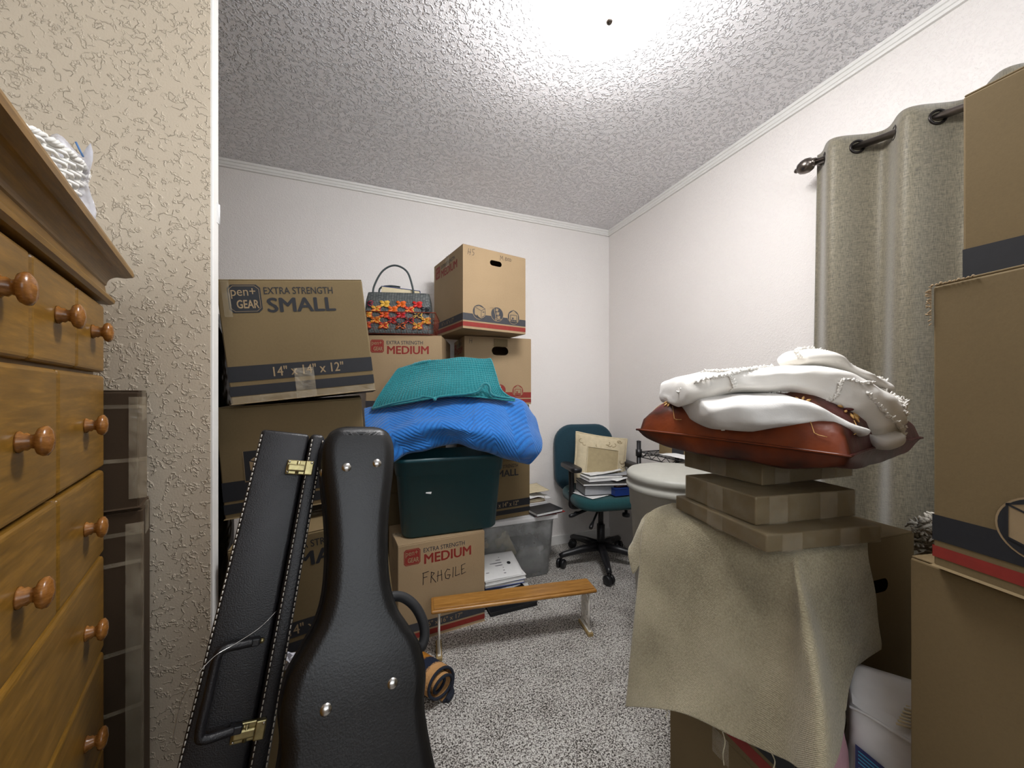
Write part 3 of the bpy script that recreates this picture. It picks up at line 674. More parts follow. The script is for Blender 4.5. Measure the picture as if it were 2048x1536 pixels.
# papers inside the tote
def sheaf(name, label, cat, loc, yaw, dims, mats, roll=0, pitch=0, group=None, bend=0):
    "a book or wad of paper: cover boards and a page block"
    w_, d_, h_ = dims; t = thing(name, label, cat, loc, yaw, group, pitch, roll)
    c, pg = mats; k = min(.0025, h_ * .25)
    m = MB(); m.box((.003, .003, k), (w_ - .003, d_ - .002, h_ - k), pg, .0004, 1); m.build('page_block', t)
    m = MB(); m.box((0, 0, 0), (w_, d_, k), c, .0004, 1); m.box((0, 0, h_ - k), (w_, d_, h_), c, .0004, 1); m.box((0, d_ - .003, 0), (w_, d_, h_), c, .0004, 1); m.build('cover', t)
    return t
def sheet(name, label, cat, loc, yaw, w_, d_, mat, curl=.01, th=.0008, roll=0, pitch=0, group=None, seed=0):
    m = MB(); nu, nv = 12, 14
    G = [[Vector((w_ * i / (nu - 1), d_ * j / (nv - 1), curl * ((i / (nu - 1)) ** 2 + .5 * noise.noise(Vector((i * .3 + seed, j * .3, seed)))) + abs(curl) * .6)) for i in range(nu)] for j in range(nv)]
    m.grid(G, mat); o = m.build(name)
    o.matrix_world = Matrix.Translation(Vector(loc)) @ Matrix.Rotation(R(YAW + yaw), 4, 'Z') @ Matrix.Rotation(R(pitch), 4, 'X') @ Matrix.Rotation(R(roll), 4, 'Y')
    solid(o, th); return tag(o, label, cat, group)
sheaf('paper_bundle', 'tan wad of papers leaning inside the frosted storage tote', 'paper', (.68, 2.10, .02), -YAW, (.20, .03, .24), ('cover_kraft', 'paper_cream'), roll=-24)
sheaf('paper_bundle', 'pale envelope pile lying at the right inside the frosted storage tote', 'paper', (.86, 2.12, .012), -YAW, (.17, .2, .16), ('paper_grey', 'paper'))
def inkG(p): p.small()
carton('small carton standing on the white lid of the clear tote', W(-.216, 2.135, .3845), 27.5, (.37, .33, .345), inkG)
carton('small carton mostly hidden by the blue quilt, resting on another small one', W(-.222, 2.140, .736), 26.5, (.37, .33, .335), inkG)
def mark_F(p):
    p.icons('F', 'red_ink', (1, 1, 1)); p.bands('F', [(.815, .90, 'red_ink'), (.918, .972, 'red_ink')]); p.medium('L', 'grey_ink', False)
    p.hand('F', [[(0, 0), (.1, 1)], [(.5, .05), (.55, 1)], [(.05, .5), (.6, .55)]], p.w * .07, p.h * .90, .028, .002)
tF = carton('medium carton with a torn hand hole and red symbols under the topmost box', W(-.280, 2.150, 1.077), 19.3, (.423, .33, .405), mark_F, hole=('F', .22, .325, .105, .052), mat='pale_lit_cardboard')
m = MB(); G = [[Vector((.18 + .085 * i / 6, -.002 - .006 * math.sin(2.2 * j / 4) - .002 * random.random(), .352 + .045 * j / 4)) for i in range(7)] for j in range(5)]
m.grid(G, 'cardboard', False); o = m.build('torn_flap', tF); solid(o, .002)
def mark_E(p):
    p.mbands('F'); p.icons('F', 'grey_ink'); p.medium('L', 'grey_ink')
    p.hand('F', [[(0, .1), (.15, 1)], [(.35, 0), (.5, 1)], [(.05, .45), (.5, .5)], [(1.2, 1.1), (.8, 1.0), (.85, .6), (1.1, .5), (1.0, .15), (.75, .1)]], p.w * .07, p.h * .885, .034, .002)
    p.hand('F', [[(0, 0), (.05, .9), (.3, .4), (.5, .9), (.6, .1)], [(.8, .2), (.85, .25)], [(1.1, .2), (1.15, .8), (1.4, .7), (1.2, .5), (1.45, .3), (1.15, .15)], [(1.9, .75), (1.65, .7), (1.65, .3), (1.9, .25)], [(1.65, .5), (1.85, .5)], [(2.1, .2), (2.1, .75), (2.4, .6), (2.35, .25), (2.1, .2)]], p.w * .57, p.h * .905, .030, .0018)
carton('clean medium carton with hand hole and three symbols at the top of the back stack', W(-.258, 1.919, 1.4895), 32.5, (.399, .42, .440), mark_E, hole=('F', .2, .375, .075, .030), mat='pale_lit_cardboard')

# magazines and books on the tote lid
GP = 'books and magazines on the white tote lid'
zl = .381
lx = lambda x, y: (x, y)
sheaf('book', 'white paperback with black spine at the front edge of the white tote lid', 'book', (.935, 2.02, zl + .012), -YAW + 10, (.20, .14, .020), ('cover_black', 'paper'), group=GP)
sheet('folder', 'red folder sheet sticking out under the books on the tote lid', 'folder', (.945, 2.05, zl), -YAW + 4, .21, .15, 'cover_red', .004, .002, group=GP)
sheaf('book', 'thick white book lying against the small carton on the tote lid', 'book', (.93, 2.19, zl), -YAW + 2, (.16, .20, .040), ('paper', 'paper'), group=GP)
sheaf('book', 'brown paged book lying on the thick white book on the tote lid', 'book', (.935, 2.20, zl + .041), -YAW + 4, (.15, .19, .026), ('cover_brown', 'paper_cream'), group=GP)
sheet('magazine', 'open magazine with curled corner on the brown book', 'magazine', (.93, 2.18, zl + .068), -YAW + 6, .20, .21, 'paper', -.022, .003, group=GP, seed=3)
sheet('magazine', 'cream magazine at the top of the pile on the tote lid', 'magazine', (.93, 2.22, zl + .098), -YAW + 1, .19, .20, 'paper_cream', .006, .004, group=GP, seed=5)

# books on the carpet beside the FRAGILE carton
GB = 'books piled on the carpet beside the carton'
bz = 0.0
fx, fy = .555, 1.845
sheaf('flat_case', 'flat black case on the carpet under the book pile and bench', 'case', (fx + .01, fy - .06, 0), -YAW + 2, (.27, .24, .022), ('cover_black', 'cover_black'), group=GB)
sheaf('book', 'teal covered book near the bottom of the pile on the carpet', 'book', (fx, fy, .023), -YAW + 3, (.23, .18, .014), ('cover_teal', 'paper'), group=GB)
sheaf('binder', 'thick black binder in the middle of the pile on the carpet', 'binder', (fx, fy + .01, .038), -YAW + 1, (.225, .18, .050), ('cover_black', 'cover_black'), group=GB)
sheet('magazine', 'grey magazine sagging out of the pile on the carpet', 'magazine', (fx, fy - .02, .089), -YAW + 6, .20, .19, 'paper_grey', .008, .004, group=GB)
sheaf('book', 'white book with blue top edge in the pile on the carpet', 'book', (fx, fy + .01, .108), -YAW - 2, (.225, .18, .020), ('cover_blue', 'paper'), group=GB)
sheaf('book', 'thick white paperback near the top of the pile on the carpet', 'book', (fx, fy, .129), -YAW + 1, (.235, .19, .022), ('paper', 'paper'), group=GB)
o = sheet('leaflet', 'printed white leaflet on top of the pile beside the carton', 'leaflet', (fx - .01, fy + .005, .1525), -YAW + 1, .235, .19, 'paper', -.004, .001, group=GB, pitch=17)
m = MB()
for i in range(7): m.box((.03, .03 + .02 * i, .0012), (.14, .034 + .02 * i, .0020), 'grey_ink')
m.lathe([(.0001, 0), (.011, 0), (.011, .0008), (.0001, .0008)], 'black_ink', 20, Matrix.Translation((.18, .10, .0012))); m.build('printed_text', o)
o = sheet('card', 'small white card lying on the carpet right of the book pile', 'card', (.80, 1.90, .0), -YAW - 10, .045, .11, 'paper', .003, .001, pitch=8)

# ================================================================ WOVEN HANDBAG in a rusty wire basket
hb = W(-.630, 2.050, 1.4620); hy = 6
t = thing('wire_basket', 'rusty red wire basket around the woven handbag on the carton', 'basket', hb, hy)
bw, bd, bh = .392, .20, .115
m = MB()
def ring(z, g): return [(-bw / 2 - g, -bd / 2 - g, z), (bw / 2 + g, -bd / 2 - g, z), (bw / 2 + g, bd / 2 + g, z), (-bw / 2 - g, bd / 2 + g, z)]
for z, g in ((.003, 0), (.028, .003), (.055, .006), (.085, .009)): m.tube(ring(z, g), .0011, 'rust_wire', 5, True)
for i in range(15):
    x = -bw / 2 + bw * i / 14
    for s in (-1, 1): m.tube([(x, s * bd / 2, .003), (x * 1.07, s * (bd / 2 + .013), bh)], .0010, 'rust_wire', 5)
for i in range(1, 8):
    y = -bd / 2 + bd * i / 8
    for s in (-1, 1): m.tube([(s * bw / 2, y, .003), (s * (bw / 2 + .013), y * 1.07, bh)], .0010, 'rust_wire', 5)
    m.tube([(-bw / 2, y, .003), (bw / 2, y, .003)], .0010, 'rust_wire', 5)
m.build('wire_sides', t); m = MB(); m.tube(ring(bh, .013), .0030, 'rust_wire', 8, True); m.build('top_rim', t)
t = thing('handbag', 'dark woven straw handbag with bright star lattice and tall cord handle', 'handbag', hb + Vector((0, 0, .005)), hy)
HW, HD, HH = .37, .15, .232
m = MB(); G = []; uv = []
NR = 13
for i in range(NR):
    v = i / (NR - 1); k = 1.0 - .06 * v - (.05 * max(0, v - .8) / .2); dk = 1.0 - .45 * v; row = []
    for a in range(48):
        q = 2 * math.pi * a / 48; c, s = math.cos(q), math.sin(q); e = .32
        x = HW / 2 * k * math.copysign(abs(c) ** e, c); y = HD / 2 * dk * math.copysign(abs(s) ** e, s)
        row.append(Vector((x, y, HH * v)))
    G.append(row)
for row in G:
    acc = 0
    for j, p in enumerate(row):
        if j: acc += (p - row[j - 1]).length
        uv.append((acc, p.z))
m.grid(G, 'woven_seagrass', True, uv, closed_u=True); m.f.append(tuple(range(48))[::-1]); m.m.append(0); m.sm.append(False); o = m.build('bag_body', t)
solid(o, .004, -1)
def front(x, z):
    v = z / HH; return Vector((x * (1 - .06 * v), -HD / 2 * (1 - .45 * v) - .004, z))
m = MB(); cols = ['straw_orange', 'straw_red', 'straw_yellow', 'straw_crimson', 'straw_black', 'straw_yellow', 'straw_red', 'straw_orange']
z0, dz, dx = .045, .030, .0455
for i in range(8):
    for j in range(5):
        if (i + j) % 2: continue
        x = -HW / 2 + .022 + dx * i; z = z0 + dz * j; c = cols[(i * 3 + j * 5) % 8]; c2 = cols[(i * 5 + j * 2 + 3) % 8]
        for q, (sx, sz) in enumerate(((1, 1), (-1, 1), (1, -1), (-1, -1))):
            for s in range(5):
                o_ = (s - 2) / 2.0; mat = c if (s + q) % 3 else c2
                a = Vector((x + o_ * .004 * (1 if sx * sz < 0 else -1), z + o_ * .003)); b_ = Vector((x + sx * dx * .52, z + sz * dz * .52)); e = Vector((-sz * dx, sx * dz)).normalized() * o_ * .009
                mid = (a + b_) / 2 + e
                if z + sz * dz * .5 < z0 - .016 or z + sz * dz * .5 > z0 + 4 * dz + .016 or abs(b_.x) > HW / 2 * .97: continue
                P = [front(*a), front(*mid) + Vector((0, -.002, 0)), front(*(b_ + e * .4)) + Vector((0, -.003 if s % 2 else -.001, 0))]
                m.tube(P, .0030, mat, 5)
m.build('star_lattice', t)
m = MB()
m.tube(spline([(-.135, -.035, HH - .03), (-.130, -.037, HH + .03), (-.085, -.038, HH + .115), (-.02, -.038, HH + .150), (.045, -.038, HH + .120), (.075, -.037, HH + .04), (.085, -.035, HH - .03)], 40), .0052, 'seagrass_cord', 8); m.build('front_handle', t)
m = MB(); m.tube(spline([(-.12, .036, HH - .02), (-.115, .032, HH + .04), (-.06, .02, HH + .052), (.0, .01, HH + .045)], 20), .005, 'seagrass_cord', 8); m.build('back_handle', t)
sheaf('book', 'blue and cream book tucked in the mouth of the woven handbag', 'book', hb + Vector((-.105, .0, HH - .03)), hy, (.21, .022, .075), ('cover_blue', 'paper_cream'), roll=6)

# ================================================================ TEAL BIN, BLUE QUILT, TEAL MAT
t = thing('storage_bin', 'dark teal plastic storage bin on the FRAGILE carton', 'bin', W(-.520, 1.705, .4545), 20.1)
tub('bin_body', [(.001, .02, .47, .02, .235, .045), (.01, .01, .48, .01, .245, .055), (.30, -.012, .502, -.010, .262, .055), (.302, -.020, .510, -.018, .270, .06), (.365, -.024, .514, -.022, .273, .06), (.367, -.032, .522, -.030, .279, .06), (.385, -.032, .522, -.030, .279, .06)], 'teal_bin_plastic', t, thick=.003)
m = MB(); m.prism([(.115, .215), (.140, .210), (.148, .245), (.135, .252), (.118, .250)], 'y', -.0045, -.0035, 'white_plastic'); m.build('torn_sticker', t)
def cloth(name, rows, nu, nv, mat, thick, label, cat, amp=.004, freq=18, seed=1, fn=None, sub=0):
    G = ripple(patch([[PX(*q) for q in r] for r in rows], nu, nv), amp, freq, seed, fn)
    m = MB(); m.grid(G, mat, True, arclen_uv(G)); o = m.build(name, fix=False); solid(o, thick, 0, sub); tag(o, label, cat); return o, G
Q = [[(735, 828, 1.93), (800, 818, 1.935), (870, 808, 1.945), (940, 800, 1.98), (1000, 798, 2.03), (1035, 806, 2.05), (1055, 830, 2.05)],
     [(728, 816, 1.84), (800, 803, 1.87), (870, 794, 1.90), (940, 788, 1.92), (1000, 789, 1.95), (1045, 802, 1.97), (1068, 832, 1.97)],
     [(730, 850, 1.72), (800, 842, 1.735), (865, 833, 1.75), (930, 826, 1.76), (990, 826, 1.79), (1045, 846, 1.84), (1078, 870, 1.90)],
     [(735, 880, 1.645), (800, 868, 1.65), (865, 853, 1.67), (930, 858, 1.66), (990, 866, 1.69), (1045, 882, 1.76), (1083, 890, 1.84)],
     [(750, 908, 1.63), (800, 893, 1.65), (855, 880, 1.68), (905, 872, 1.70), (960, 884, 1.68), (1030, 908, 1.74), (1080, 906, 1.81)],
     [(768, 933, 1.625), (805, 908, 1.655), (850, 898, 1.69), (900, 884, 1.74), (950, 894, 1.71), (1015, 916, 1.755), (1060, 927, 1.815)],
     [(772, 932, 1.65), (808, 908, 1.69), (850, 898, 1.75), (900, 884, 1.81), (950, 892, 1.78), (1012, 912, 1.80), (1050, 918, 1.86)]]
def folds(v, u): return .012 * math.sin(9 * u + 7 * v) * math.sin(math.pi * v) * (1 if u < .55 else .5)
cloth('quilt', Q, 130, 110, 'blue_quilt', .010, 'bright blue quilted moving blanket bunched over the teal bin', 'blanket', .009, 11, 4, folds)
T = [[(815, 752, 1.935), (868, 742, 1.945), (922, 736, 1.99), (970, 736, 2.03)],
     [(800, 736, 1.905), (850, 721, 1.915), (915, 716, 1.93), (978, 715, 1.95)],
     [(778, 765, 1.86), (845, 745, 1.875), (918, 742, 1.88), (990, 745, 1.91)],
     [(758, 795, 1.82), (838, 778, 1.80), (918, 770, 1.83), (1002, 778, 1.87)],
     [(746, 818, 1.79), (835, 797, 1.765), (918, 792, 1.80), (1030, 798, 1.86)]]
G = patch([[PX(*q) for q in r] for r in T], 240, 150)
def nubs(v, u): return .0068 * abs(math.sin(46 * math.pi * u)) ** .7 * abs(math.sin(30 * math.pi * v)) ** .7 + .010 * math.sin(8.5 * u - 1) * v + .006 * noise.noise(Vector((u * 5, v * 4, 2)))
G = ripple(G, 0, 1, 0, nubs)
m = MB(); m.grid(G, 'teal_chenille', True); o = m.build('bath_mat', fix=False); solid(o, .008, 1)
tag(o, 'teal chenille bath mat draped on top of the blue quilt', 'mat')
e = [PX(746, 818, 1.785), PX(790, 806, 1.765), PX(835, 797, 1.757), PX(846, 793, 1.757), PX(866, 796, 1.755), PX(870, 800, 1.755), PX(880, 793, 1.768), PX(950, 785, 1.80), PX(968, 768, 1.81), PX(978, 772, 1.81), PX(985, 790, 1.82), PX(1030, 798, 1.85)]
m = MB(); m.tube(spline(e, 60), .006, 'teal_chenille', 6); m.build('hem', o)

# ================================================================ GUITAR CASES
def frame_from(o_, x, z):
    z = z.normalized(); x = (x - z * x.dot(z)).normalized(); y = z.cross(x); M = Matrix((x, y, z)).transposed().to_4x4(); return Matrix.Translation(o_) @ M
def place(o, M): o.matrix_world = M; return o
# case with stitched edges: local x across the narrow side, z up along the spine, y away from the viewer
top = W(-.447, .751, 1.068); bot = W(-.483, .424, 0.004)
axis = (top - bot); Ls = axis.length
t = thing('guitar_case', 'black leatherette instrument case with white stitching leaning on the left', 'case', bot)
place(t, frame_from(bot, W(.84, .545, 0), axis))
def half(z): return .0690 - .0125 * z / Ls            # half the narrow side at height z
def dep(z): return .26 - .11 * z / Ls
def slab(x0f, x1f, z0, z1, g, mat, name, bev):
    b = bmesh.new(); V = {}
    for z in (z0, z1):
        for sx in (0, 1):
            for sy in (0, 1):
                V[(z, sx, sy)] = b.verts.new(((x0f(z) if sx == 0 else x1f(z)), -g if sy == 0 else dep(z) + g, z))
    idx = [(0, 0), (1, 0), (1, 1), (0, 1)]
    b.faces.new([V[(z0, *i)] for i in idx][::-1]); b.faces.new([V[(z1, *i)] for i in idx])
    for i in range(4): a, c = idx[i], idx[(i + 1) % 4]; b.faces.new((V[(z0, *a)], V[(z0, *c)], V[(z1, *c)], V[(z1, *a)]))
    bmesh.ops.bevel(b, geom=b.edges[:], offset=bev, segments=3, profile=.5, affect='EDGES')
    m = MB(); m.bm(b, mat, True); o = m.build(name, t); return o
body = slab(lambda z: -half(z), lambda z: half(z) * .50, 0, Ls, 0, 'black_leatherette', 'case_body', .007)
lid = slab(lambda z: half(z) * .53, lambda z: half(z) * 1.0, -.003, Ls + .001, .006, 'black_leatherette', 'case_lid', .008)
for par, fx_ in ((body, lambda z: -half(z) * .955), (lid, lambda z: half(z) * .60), (lid, lambda z: half(z) * .955)):
    yy = -.0008 if par is body else -.0068; m = MB(); z = .02
    while z < Ls - .012:
        m.tube([(fx_(z), yy, z), (fx_(z + .006), yy, z + .006)], .0010, 'stitch_thread', 5); z += .0092
    m.build('stitching', par)
def latch(zc):
    h = half(zc); m = MB(); x = h * .42
    m.box((x - .026, -.0095, zc - .014), (x + .020, -.0015, zc + .014), 'aged_brass', .002); m.box((x + .006, -.0150, zc - .014), (x + .0215, -.007, zc + .014), 'aged_brass', .002)
    m.box((x - .024, -.0150, zc - .008), (x + .008, -.0085, zc + .006), 'aged_brass', .003, 3)
    m.tube([(x - .006, -.012, zc - .012), (x - .006, -.012, zc + .012)], .003, 'aged_brass', 8)
    for dx_, dz_ in ((-.022, .010), (-.022, -.010), (.017, .010)): m.sphere((x + dx_, -.0105 if dx_ < 0 else -.0155, zc + dz_), .0022, 'nickel', 8)
    m.build('latch', t)
latch(Ls - .070); latch(Ls - .502)
zc = Ls - .432; hx = -half(zc) * .20
m = MB(); m.tube(spline([(hx + .014, -.014, zc + .062), (hx + .000, -.018, zc + .062), (hx - .022, -.024, zc + .061), (hx - .030, -.025, zc + .050), (hx - .030, -.025, zc), (hx - .030, -.025, zc - .050), (hx - .022, -.024, zc - .061), (hx, -.018, zc - .062), (hx + .014, -.014, zc - .062)], 40), .0068, 'black_leatherette', 8)
h_ = m.build('handle', t)
for s in (-1, 1):
    m = MB(); m.box((hx + .008, -.018, zc + s * .062 - .006), (hx + .026, -.0005, zc + s * .062 + .006), 'black_plastic', .002); m.sphere((hx + .029, -.009, zc + s * .062), .0045, 'aged_brass', 10); m.build('handle_mount', h_)
m = MB(); m.tube(spline([PX(553, 1222, .655), PX(520, 1255, .625), PX(470, 1288, .60), PX(430, 1312, .575), PX(395, 1350, .555), PX(362, 1405, .54), PX(345, 1482, .53)], 40), .0006, 'nickel', 5)
o = m.build('guitar_string'); tag(o, 'thin loose guitar string curling off the stitched black case', 'string')
# moulded case seen from its back
topP = W(-.342, .800, 1.058); botP = W(-.180, .405, .004); ax = topP - botP; L2 = ax.length
t = thing('guitar_case', 'black moulded plastic guitar case with rounded head and silver rivets', 'case', botP)
place(t, frame_from(botP, W(.85, .53, 0), ax))
prof = [(0, .08), (.02, .11), (.12, .150), (.25, .160), (.38, .142), (.47, .118), (.53, .106), (.565, .103), (.60, .108), (.64, .100), (.672, .080), (.70, .062), (.74, .051), (.80, .049), (.86, .054), (.92, .063), (.96, .065), (.985, .057), (.996, .043), (1.0, .025)]
def outline(sc, n=90):
    P = spline([Vector((a * 1.02, b, 0)) for b, a in [(b * L2, a) for b, a in prof]], n)
    return [Vector((p.x + sc, p.y)) for p in P]
def shell(y0, y1, g, name, mat, dome):
    m = MB(); G = []; n = 90; P = outline(g, n)
    ring_ = [(p.x, p.y + (g if p.y > L2 * .9 else 0)) for p in P] + [(-p.x, p.y + (g if p.y > L2 * .9 else 0)) for p in reversed(P)]
    mid = lambda z: (0, z)
    steps = [(y0, 1.0, 0), (y1, 1.0, 0)] + ([(y1 - .004, .0, .006), (y1 - .010, 0, .014), (y1 - .012, 0, .024)] if dome else [])
    for y, k, ins in steps:
        G.append([Vector((math.copysign(max(abs(x) - ins, 0), x), y, min(max(z, ins + .002), L2 - ins * .9))) for x, z in ring_])
    m.grid(G, mat, True, closed_u=True)
    last = G[-1]; o_ = len(m.v)
    # cap as strips across
    base = (len(G) - 1) * len(ring_)
    for i in range(n - 1): m.f.append((base + i, base + i + 1, base + 2 * n - 2 - i, base + 2 * n - 1 - i)); m.m.append(0); m.sm.append(True)
    return m.build(name, t)
shell(.004, -.058, 0, 'back_shell', 'black_moulded_plastic', True)
shell(.010, .050, -.002, 'front_shell', 'black_moulded_plastic', False)
shell(.0095, .0035, .004, 'rim_band', 'black_rubber', False)
for x, zf in ((-.026, .925), (.030, .930), (-.050, .598), (.050, .602)):
    m = MB(); m.lathe([(.0001, .004), (.005, .0035), (.0085, .0012), (.009, 0)], 'nickel', 18, Matrix.Translation((x, -.0692, zf * L2)) @ Matrix.Rotation(R(90), 4, 'X')); m.build('rivet', t)
m = MB(); m.lathe([(.0001, .004), (.005, .0035), (.0085, .0012), (.009, 0)], 'nickel', 18, Matrix.Translation((-.0655, -.022, .925 * L2)) @ Matrix.Rotation(R(-90), 4, 'Y')); m.build('rivet', t)
zc = .652 * L2
m = MB(); m.tube(spline([(.054, .026, zc + .048), (.070, .028, zc + .062), (.098, .030, zc + .056), (.124, .030, zc + .030), (.138, .030, zc - .008), (.130, .028, zc - .038), (.098, .026, zc - .052)], 40), [.006] * 6 + [.010] * 28 + [.006] * 6, 'black_rubber', 10); m.build('handle', t)

# ================================================================ BENCH SHELF, RUG, SCRAPS
t = thing('plant_bench', 'low honey wood shelf bench with white scroll iron ends on the carpet', 'bench', W(-.345, 1.556, 0), 13.1)
BL, BD, BH = .77, .115, .22
m = MB(); m.box((0, 0, BH - .020), (BL, BD, BH - .004), 'honey_wood', .0075, 4); m.box((.012, .012, BH - .0045), (BL - .012, BD - .010, BH), 'honey_wood', .001, 1); m.build('bench_top', t)
def scroll(cx, cz, r0, turns, a0, y, s=1):
    return [(y, cz + r0 * (1 - .75 * k) * math.sin(a0 + s * turns * 2 * math.pi * k), cx + r0 * (1 - .75 * k) * math.cos(a0 + s * turns * 2 * math.pi * k)) for k in [i / 24 for i in range(25)]]
for x in (.035, BL - .035):
    m = MB(); q = .0046
    for yy in (.016, BD - .016): m.tube([(x, yy, .018), (x, yy + (.004 if yy < .05 else -.004), .10), (x, yy, BH - .02)], q, 'white_iron', 6)
    for cy, cz, r0, a0, s in ((.040, .160, .026, -1.2, 1), (BD - .040, .160, .026, 4.3, -1), (.036, .062, .024, 1.6, -1), (BD - .036, .062, .024, 1.6, 1), (BD / 2, .110, .020, 0, 1)):
        m.tube([(x, cy + r0 * (1 - .7 * k) * math.cos(a0 + s * 8 * k), cz + r0 * 1.2 * (1 - .7 * k) * math.sin(a0 + s * 8 * k)) for k in [i / 28 for i in range(29)]], q * .85, 'white_iron', 6)
    m.tube(spline([(x, .02, .03), (x, .052, .075), (x, .030, .115), (x, .060, .165), (x, .03, .198)], 24), q * .85, 'white_iron', 6)
    m.tube(spline([(x, BD - .02, .03), (x, BD - .052, .075), (x, BD - .030, .115), (x, BD - .060, .165), (x, BD - .03, .198)], 24), q * .85, 'white_iron', 6)
    m.box((x - .006, .008, BH - .026), (x + .006, BD - .008, BH - .0195), 'white_iron', .002)
    en = m.build('scroll_end', t)
    m = MB(); m.box((x - .013, -.004, 0), (x + .013, BD + .002, .016), 'brass_foot', .003); m.box((x - .007, .004, .0155), (x + .007, BD - .004, .021), 'white_iron', .002); m.build('foot', en)

# rolled woven rug poking out from behind the guitar case
ra = W(-.262, 1.355, 0); rb_dir = W(-.72, .50, 0).normalized(); rs = Vector((-rb_dir.y, rb_dir.x, 0))
m = MB(); G = []; uv = []
NT_ = 70
for j in range(28):
    L_ = .21 * j / 27; row = []
    for i in range(NT_):
        q = 2.4 * 2 * math.pi * i / (NT_ - 1); r = .018 + .040 * i / (NT_ - 1)
        p = ra + rb_dir * (L_ + .012 * math.sin(q * .7)) + rs * (r * 1.15 * math.cos(q + 2.2)) + Vector((0, 0, .066 + r * math.sin(q + 2.2)))
        row.append(p); uv.append((i / NT_, L_ + .02))
    G.append(row)
m.grid(G, 'rug_stripes', True, uv); o = m.build('rug', fix=False); solid(o, .007, 0); tag(o, 'rolled woven rug in tan and dark blue bands behind the moulded guitar case', 'rug')
m = MB(); m.tube([Vector(p) for p in G[0]], .0055, 'rug_edge', 6); m.build('bound_edge', o)
m = MB(); m.tube(spline([ra + rs * -.01 + Vector((0, 0, .012)) - rb_dir * .02, ra + rs * -.055 + Vector((0, 0, .010)) + rb_dir * .0, ra + rs * -.09 + Vector((0, 0, .010)) + rb_dir * .10, ra + rs * -.08 + Vector((0, 0, .010)) + rb_dir * .22], 20), .010, 'rug_edge', 8); m.build('fringe_edge', o)
G = [[Vector((.10 * i / 7, .07 * j / 5, .012 + .010 * noise.noise(Vector((i * 1.3, j * 1.3, 1))))) for i in range(8)] for j in range(6)]
m = MB(); m.grid(G, 'paper', False); o = m.build('wrapper'); o.matrix_world = Matrix.Translation(W(-.50, 1.50, .002)) @ Matrix.Rotation(R(YAW + 20), 4, 'Z'); solid(o, .001)
tag(o, 'crumpled white and red wrapper on the carpet by the guitar case handle', 'wrapper')
m = MB(); m.box((.03, .02, .024), (.055, .045, .026), 'red_ink'); m.box((.06, .01, .022), (.08, .03, .024), 'cover_orange'); m.build('printed_patch', o)

# ================================================================ DESK CHAIR WITH CUSHION AND PAPERS
t = thing('desk_chair', 'dark green office chair with black arms in the far corner', 'chair', W(.60, 2.47, 0), 12)
def rounded(w_, h_, r, n=8):
    pts = []
    for cx, cy, a0 in ((w_ / 2 - r, -h_ / 2 + r, -90), (w_ / 2 - r, h_ / 2 - r, 0), (-w_ / 2 + r, h_ / 2 - r, 90), (-w_ / 2 + r, -h_ / 2 + r, 180)):
        for i in range(n): q = R(a0 + 90 * i / (n - 1)); pts.append((cx + r * math.cos(q), cy + r * math.sin(q)))
    return pts
m = MB(); m.prism(rounded(.46, .45, .13), 'z', .415, .490, 'seat_fabric', bevel=.030, smooth=True, seg=4); m.build('seat', t)
m = MB(); m.prism([(x, y + .68) for x, y in rounded(.47, .50, .14)], 'y', .205, .265, 'back_fabric', bevel=.024, smooth=True, seg=4, M=Matrix.Rotation(R(-4), 4, 'X')); m.build('backrest', t)
m = MB(); m.box((-.10, -.13, .385), (.10, .14, .414), 'black_plastic', .012); m.box((-.035, .10, .385), (.035, .30, .41), 'black_plastic', .01)
m.tube([(0, .29, .40), (0, .30, .55), (0, .275, .62)], .022, 'black_plastic', 8); m.build('seat_mechanism', t)
for s in (-1, 1):
    m = MB(); x = s * .215
    m.tube(spline([(s * .16, -.02, .400), (x, -.02, .405), (x, -.02, .46), (x, -.015, .56), (x, -.01, .64)], 24), .020, 'black_plastic', 8)
    a = m.build('armrest', t)
    m = MB(); m.prism(rounded(.075, .25, .034), 'z', .640, .672, 'black_plastic', bevel=.012, smooth=True, seg=3, M=Matrix.Translation((x, -.005, 0))); m.build('arm_pad', a)
m = MB(); m.tube([(0, 0, .10), (0, 0, .26)], .027, 'black_plastic', 14); m.tube([(0, 0, .26), (0, 0, .39)], .018, 'black_plastic', 14); m.build('gas_column', t)
for a in (194, 266, 338, 50, 122):
    q = R(a - 12); c, s = math.cos(q), math.sin(q)
    m = MB(); m.tube([(c * .02, s * .02, .115), (c * .14, s * .14, .105), (c * .27, s * .27, .085), (c * .295, s * .295, .075)], [.030, .025, .019, .016], 'black_plastic', 8)
    lg = m.build('base_leg', t)
    m = MB(); M = Matrix.Translation((c * .285, s * .285, .030)) @ Matrix.Rotation(q + .7, 4, 'Z') @ Matrix.Rotation(R(90), 4, 'X')
    for k in (-.016, .016): m.lathe([(.0001, k - .010), (.026, k - .010), (.029, k - .006), (.029, k + .006), (.026, k + .010), (.0001, k + .010)], 'black_plastic', 18, M)
    m.tube([(c * .285, s * .285, .03), (c * .285, s * .285, .075)], .008, 'black_plastic', 8); m.build('caster', lg)
for pts in ([(-.08, -.05, .395), (-.18, -.08, .375), (-.26, -.09, .362)], [(-.06, -.09, .392), (-.12, -.15, .345), (-.16, -.19, .312)], [(-.07, -.02, .392), (-.16, -.02, .36), (-.20, -.03, .355)]):
    m = MB(); m.tube(spline(pts, 10), [.007] * 6 + [.010, .013, .013, .009], 'black_plastic', 8); m.build('lever', t)
m = MB(); m.lathe([(.0001, 0), (.024, 0), (.026, .008), (.024, .020), (.010, .024), (.010, .04), (.0001, .04)], 'black_plastic', 18, Matrix.Translation((.12, -.12, .345))); m.build('tension_knob', t)
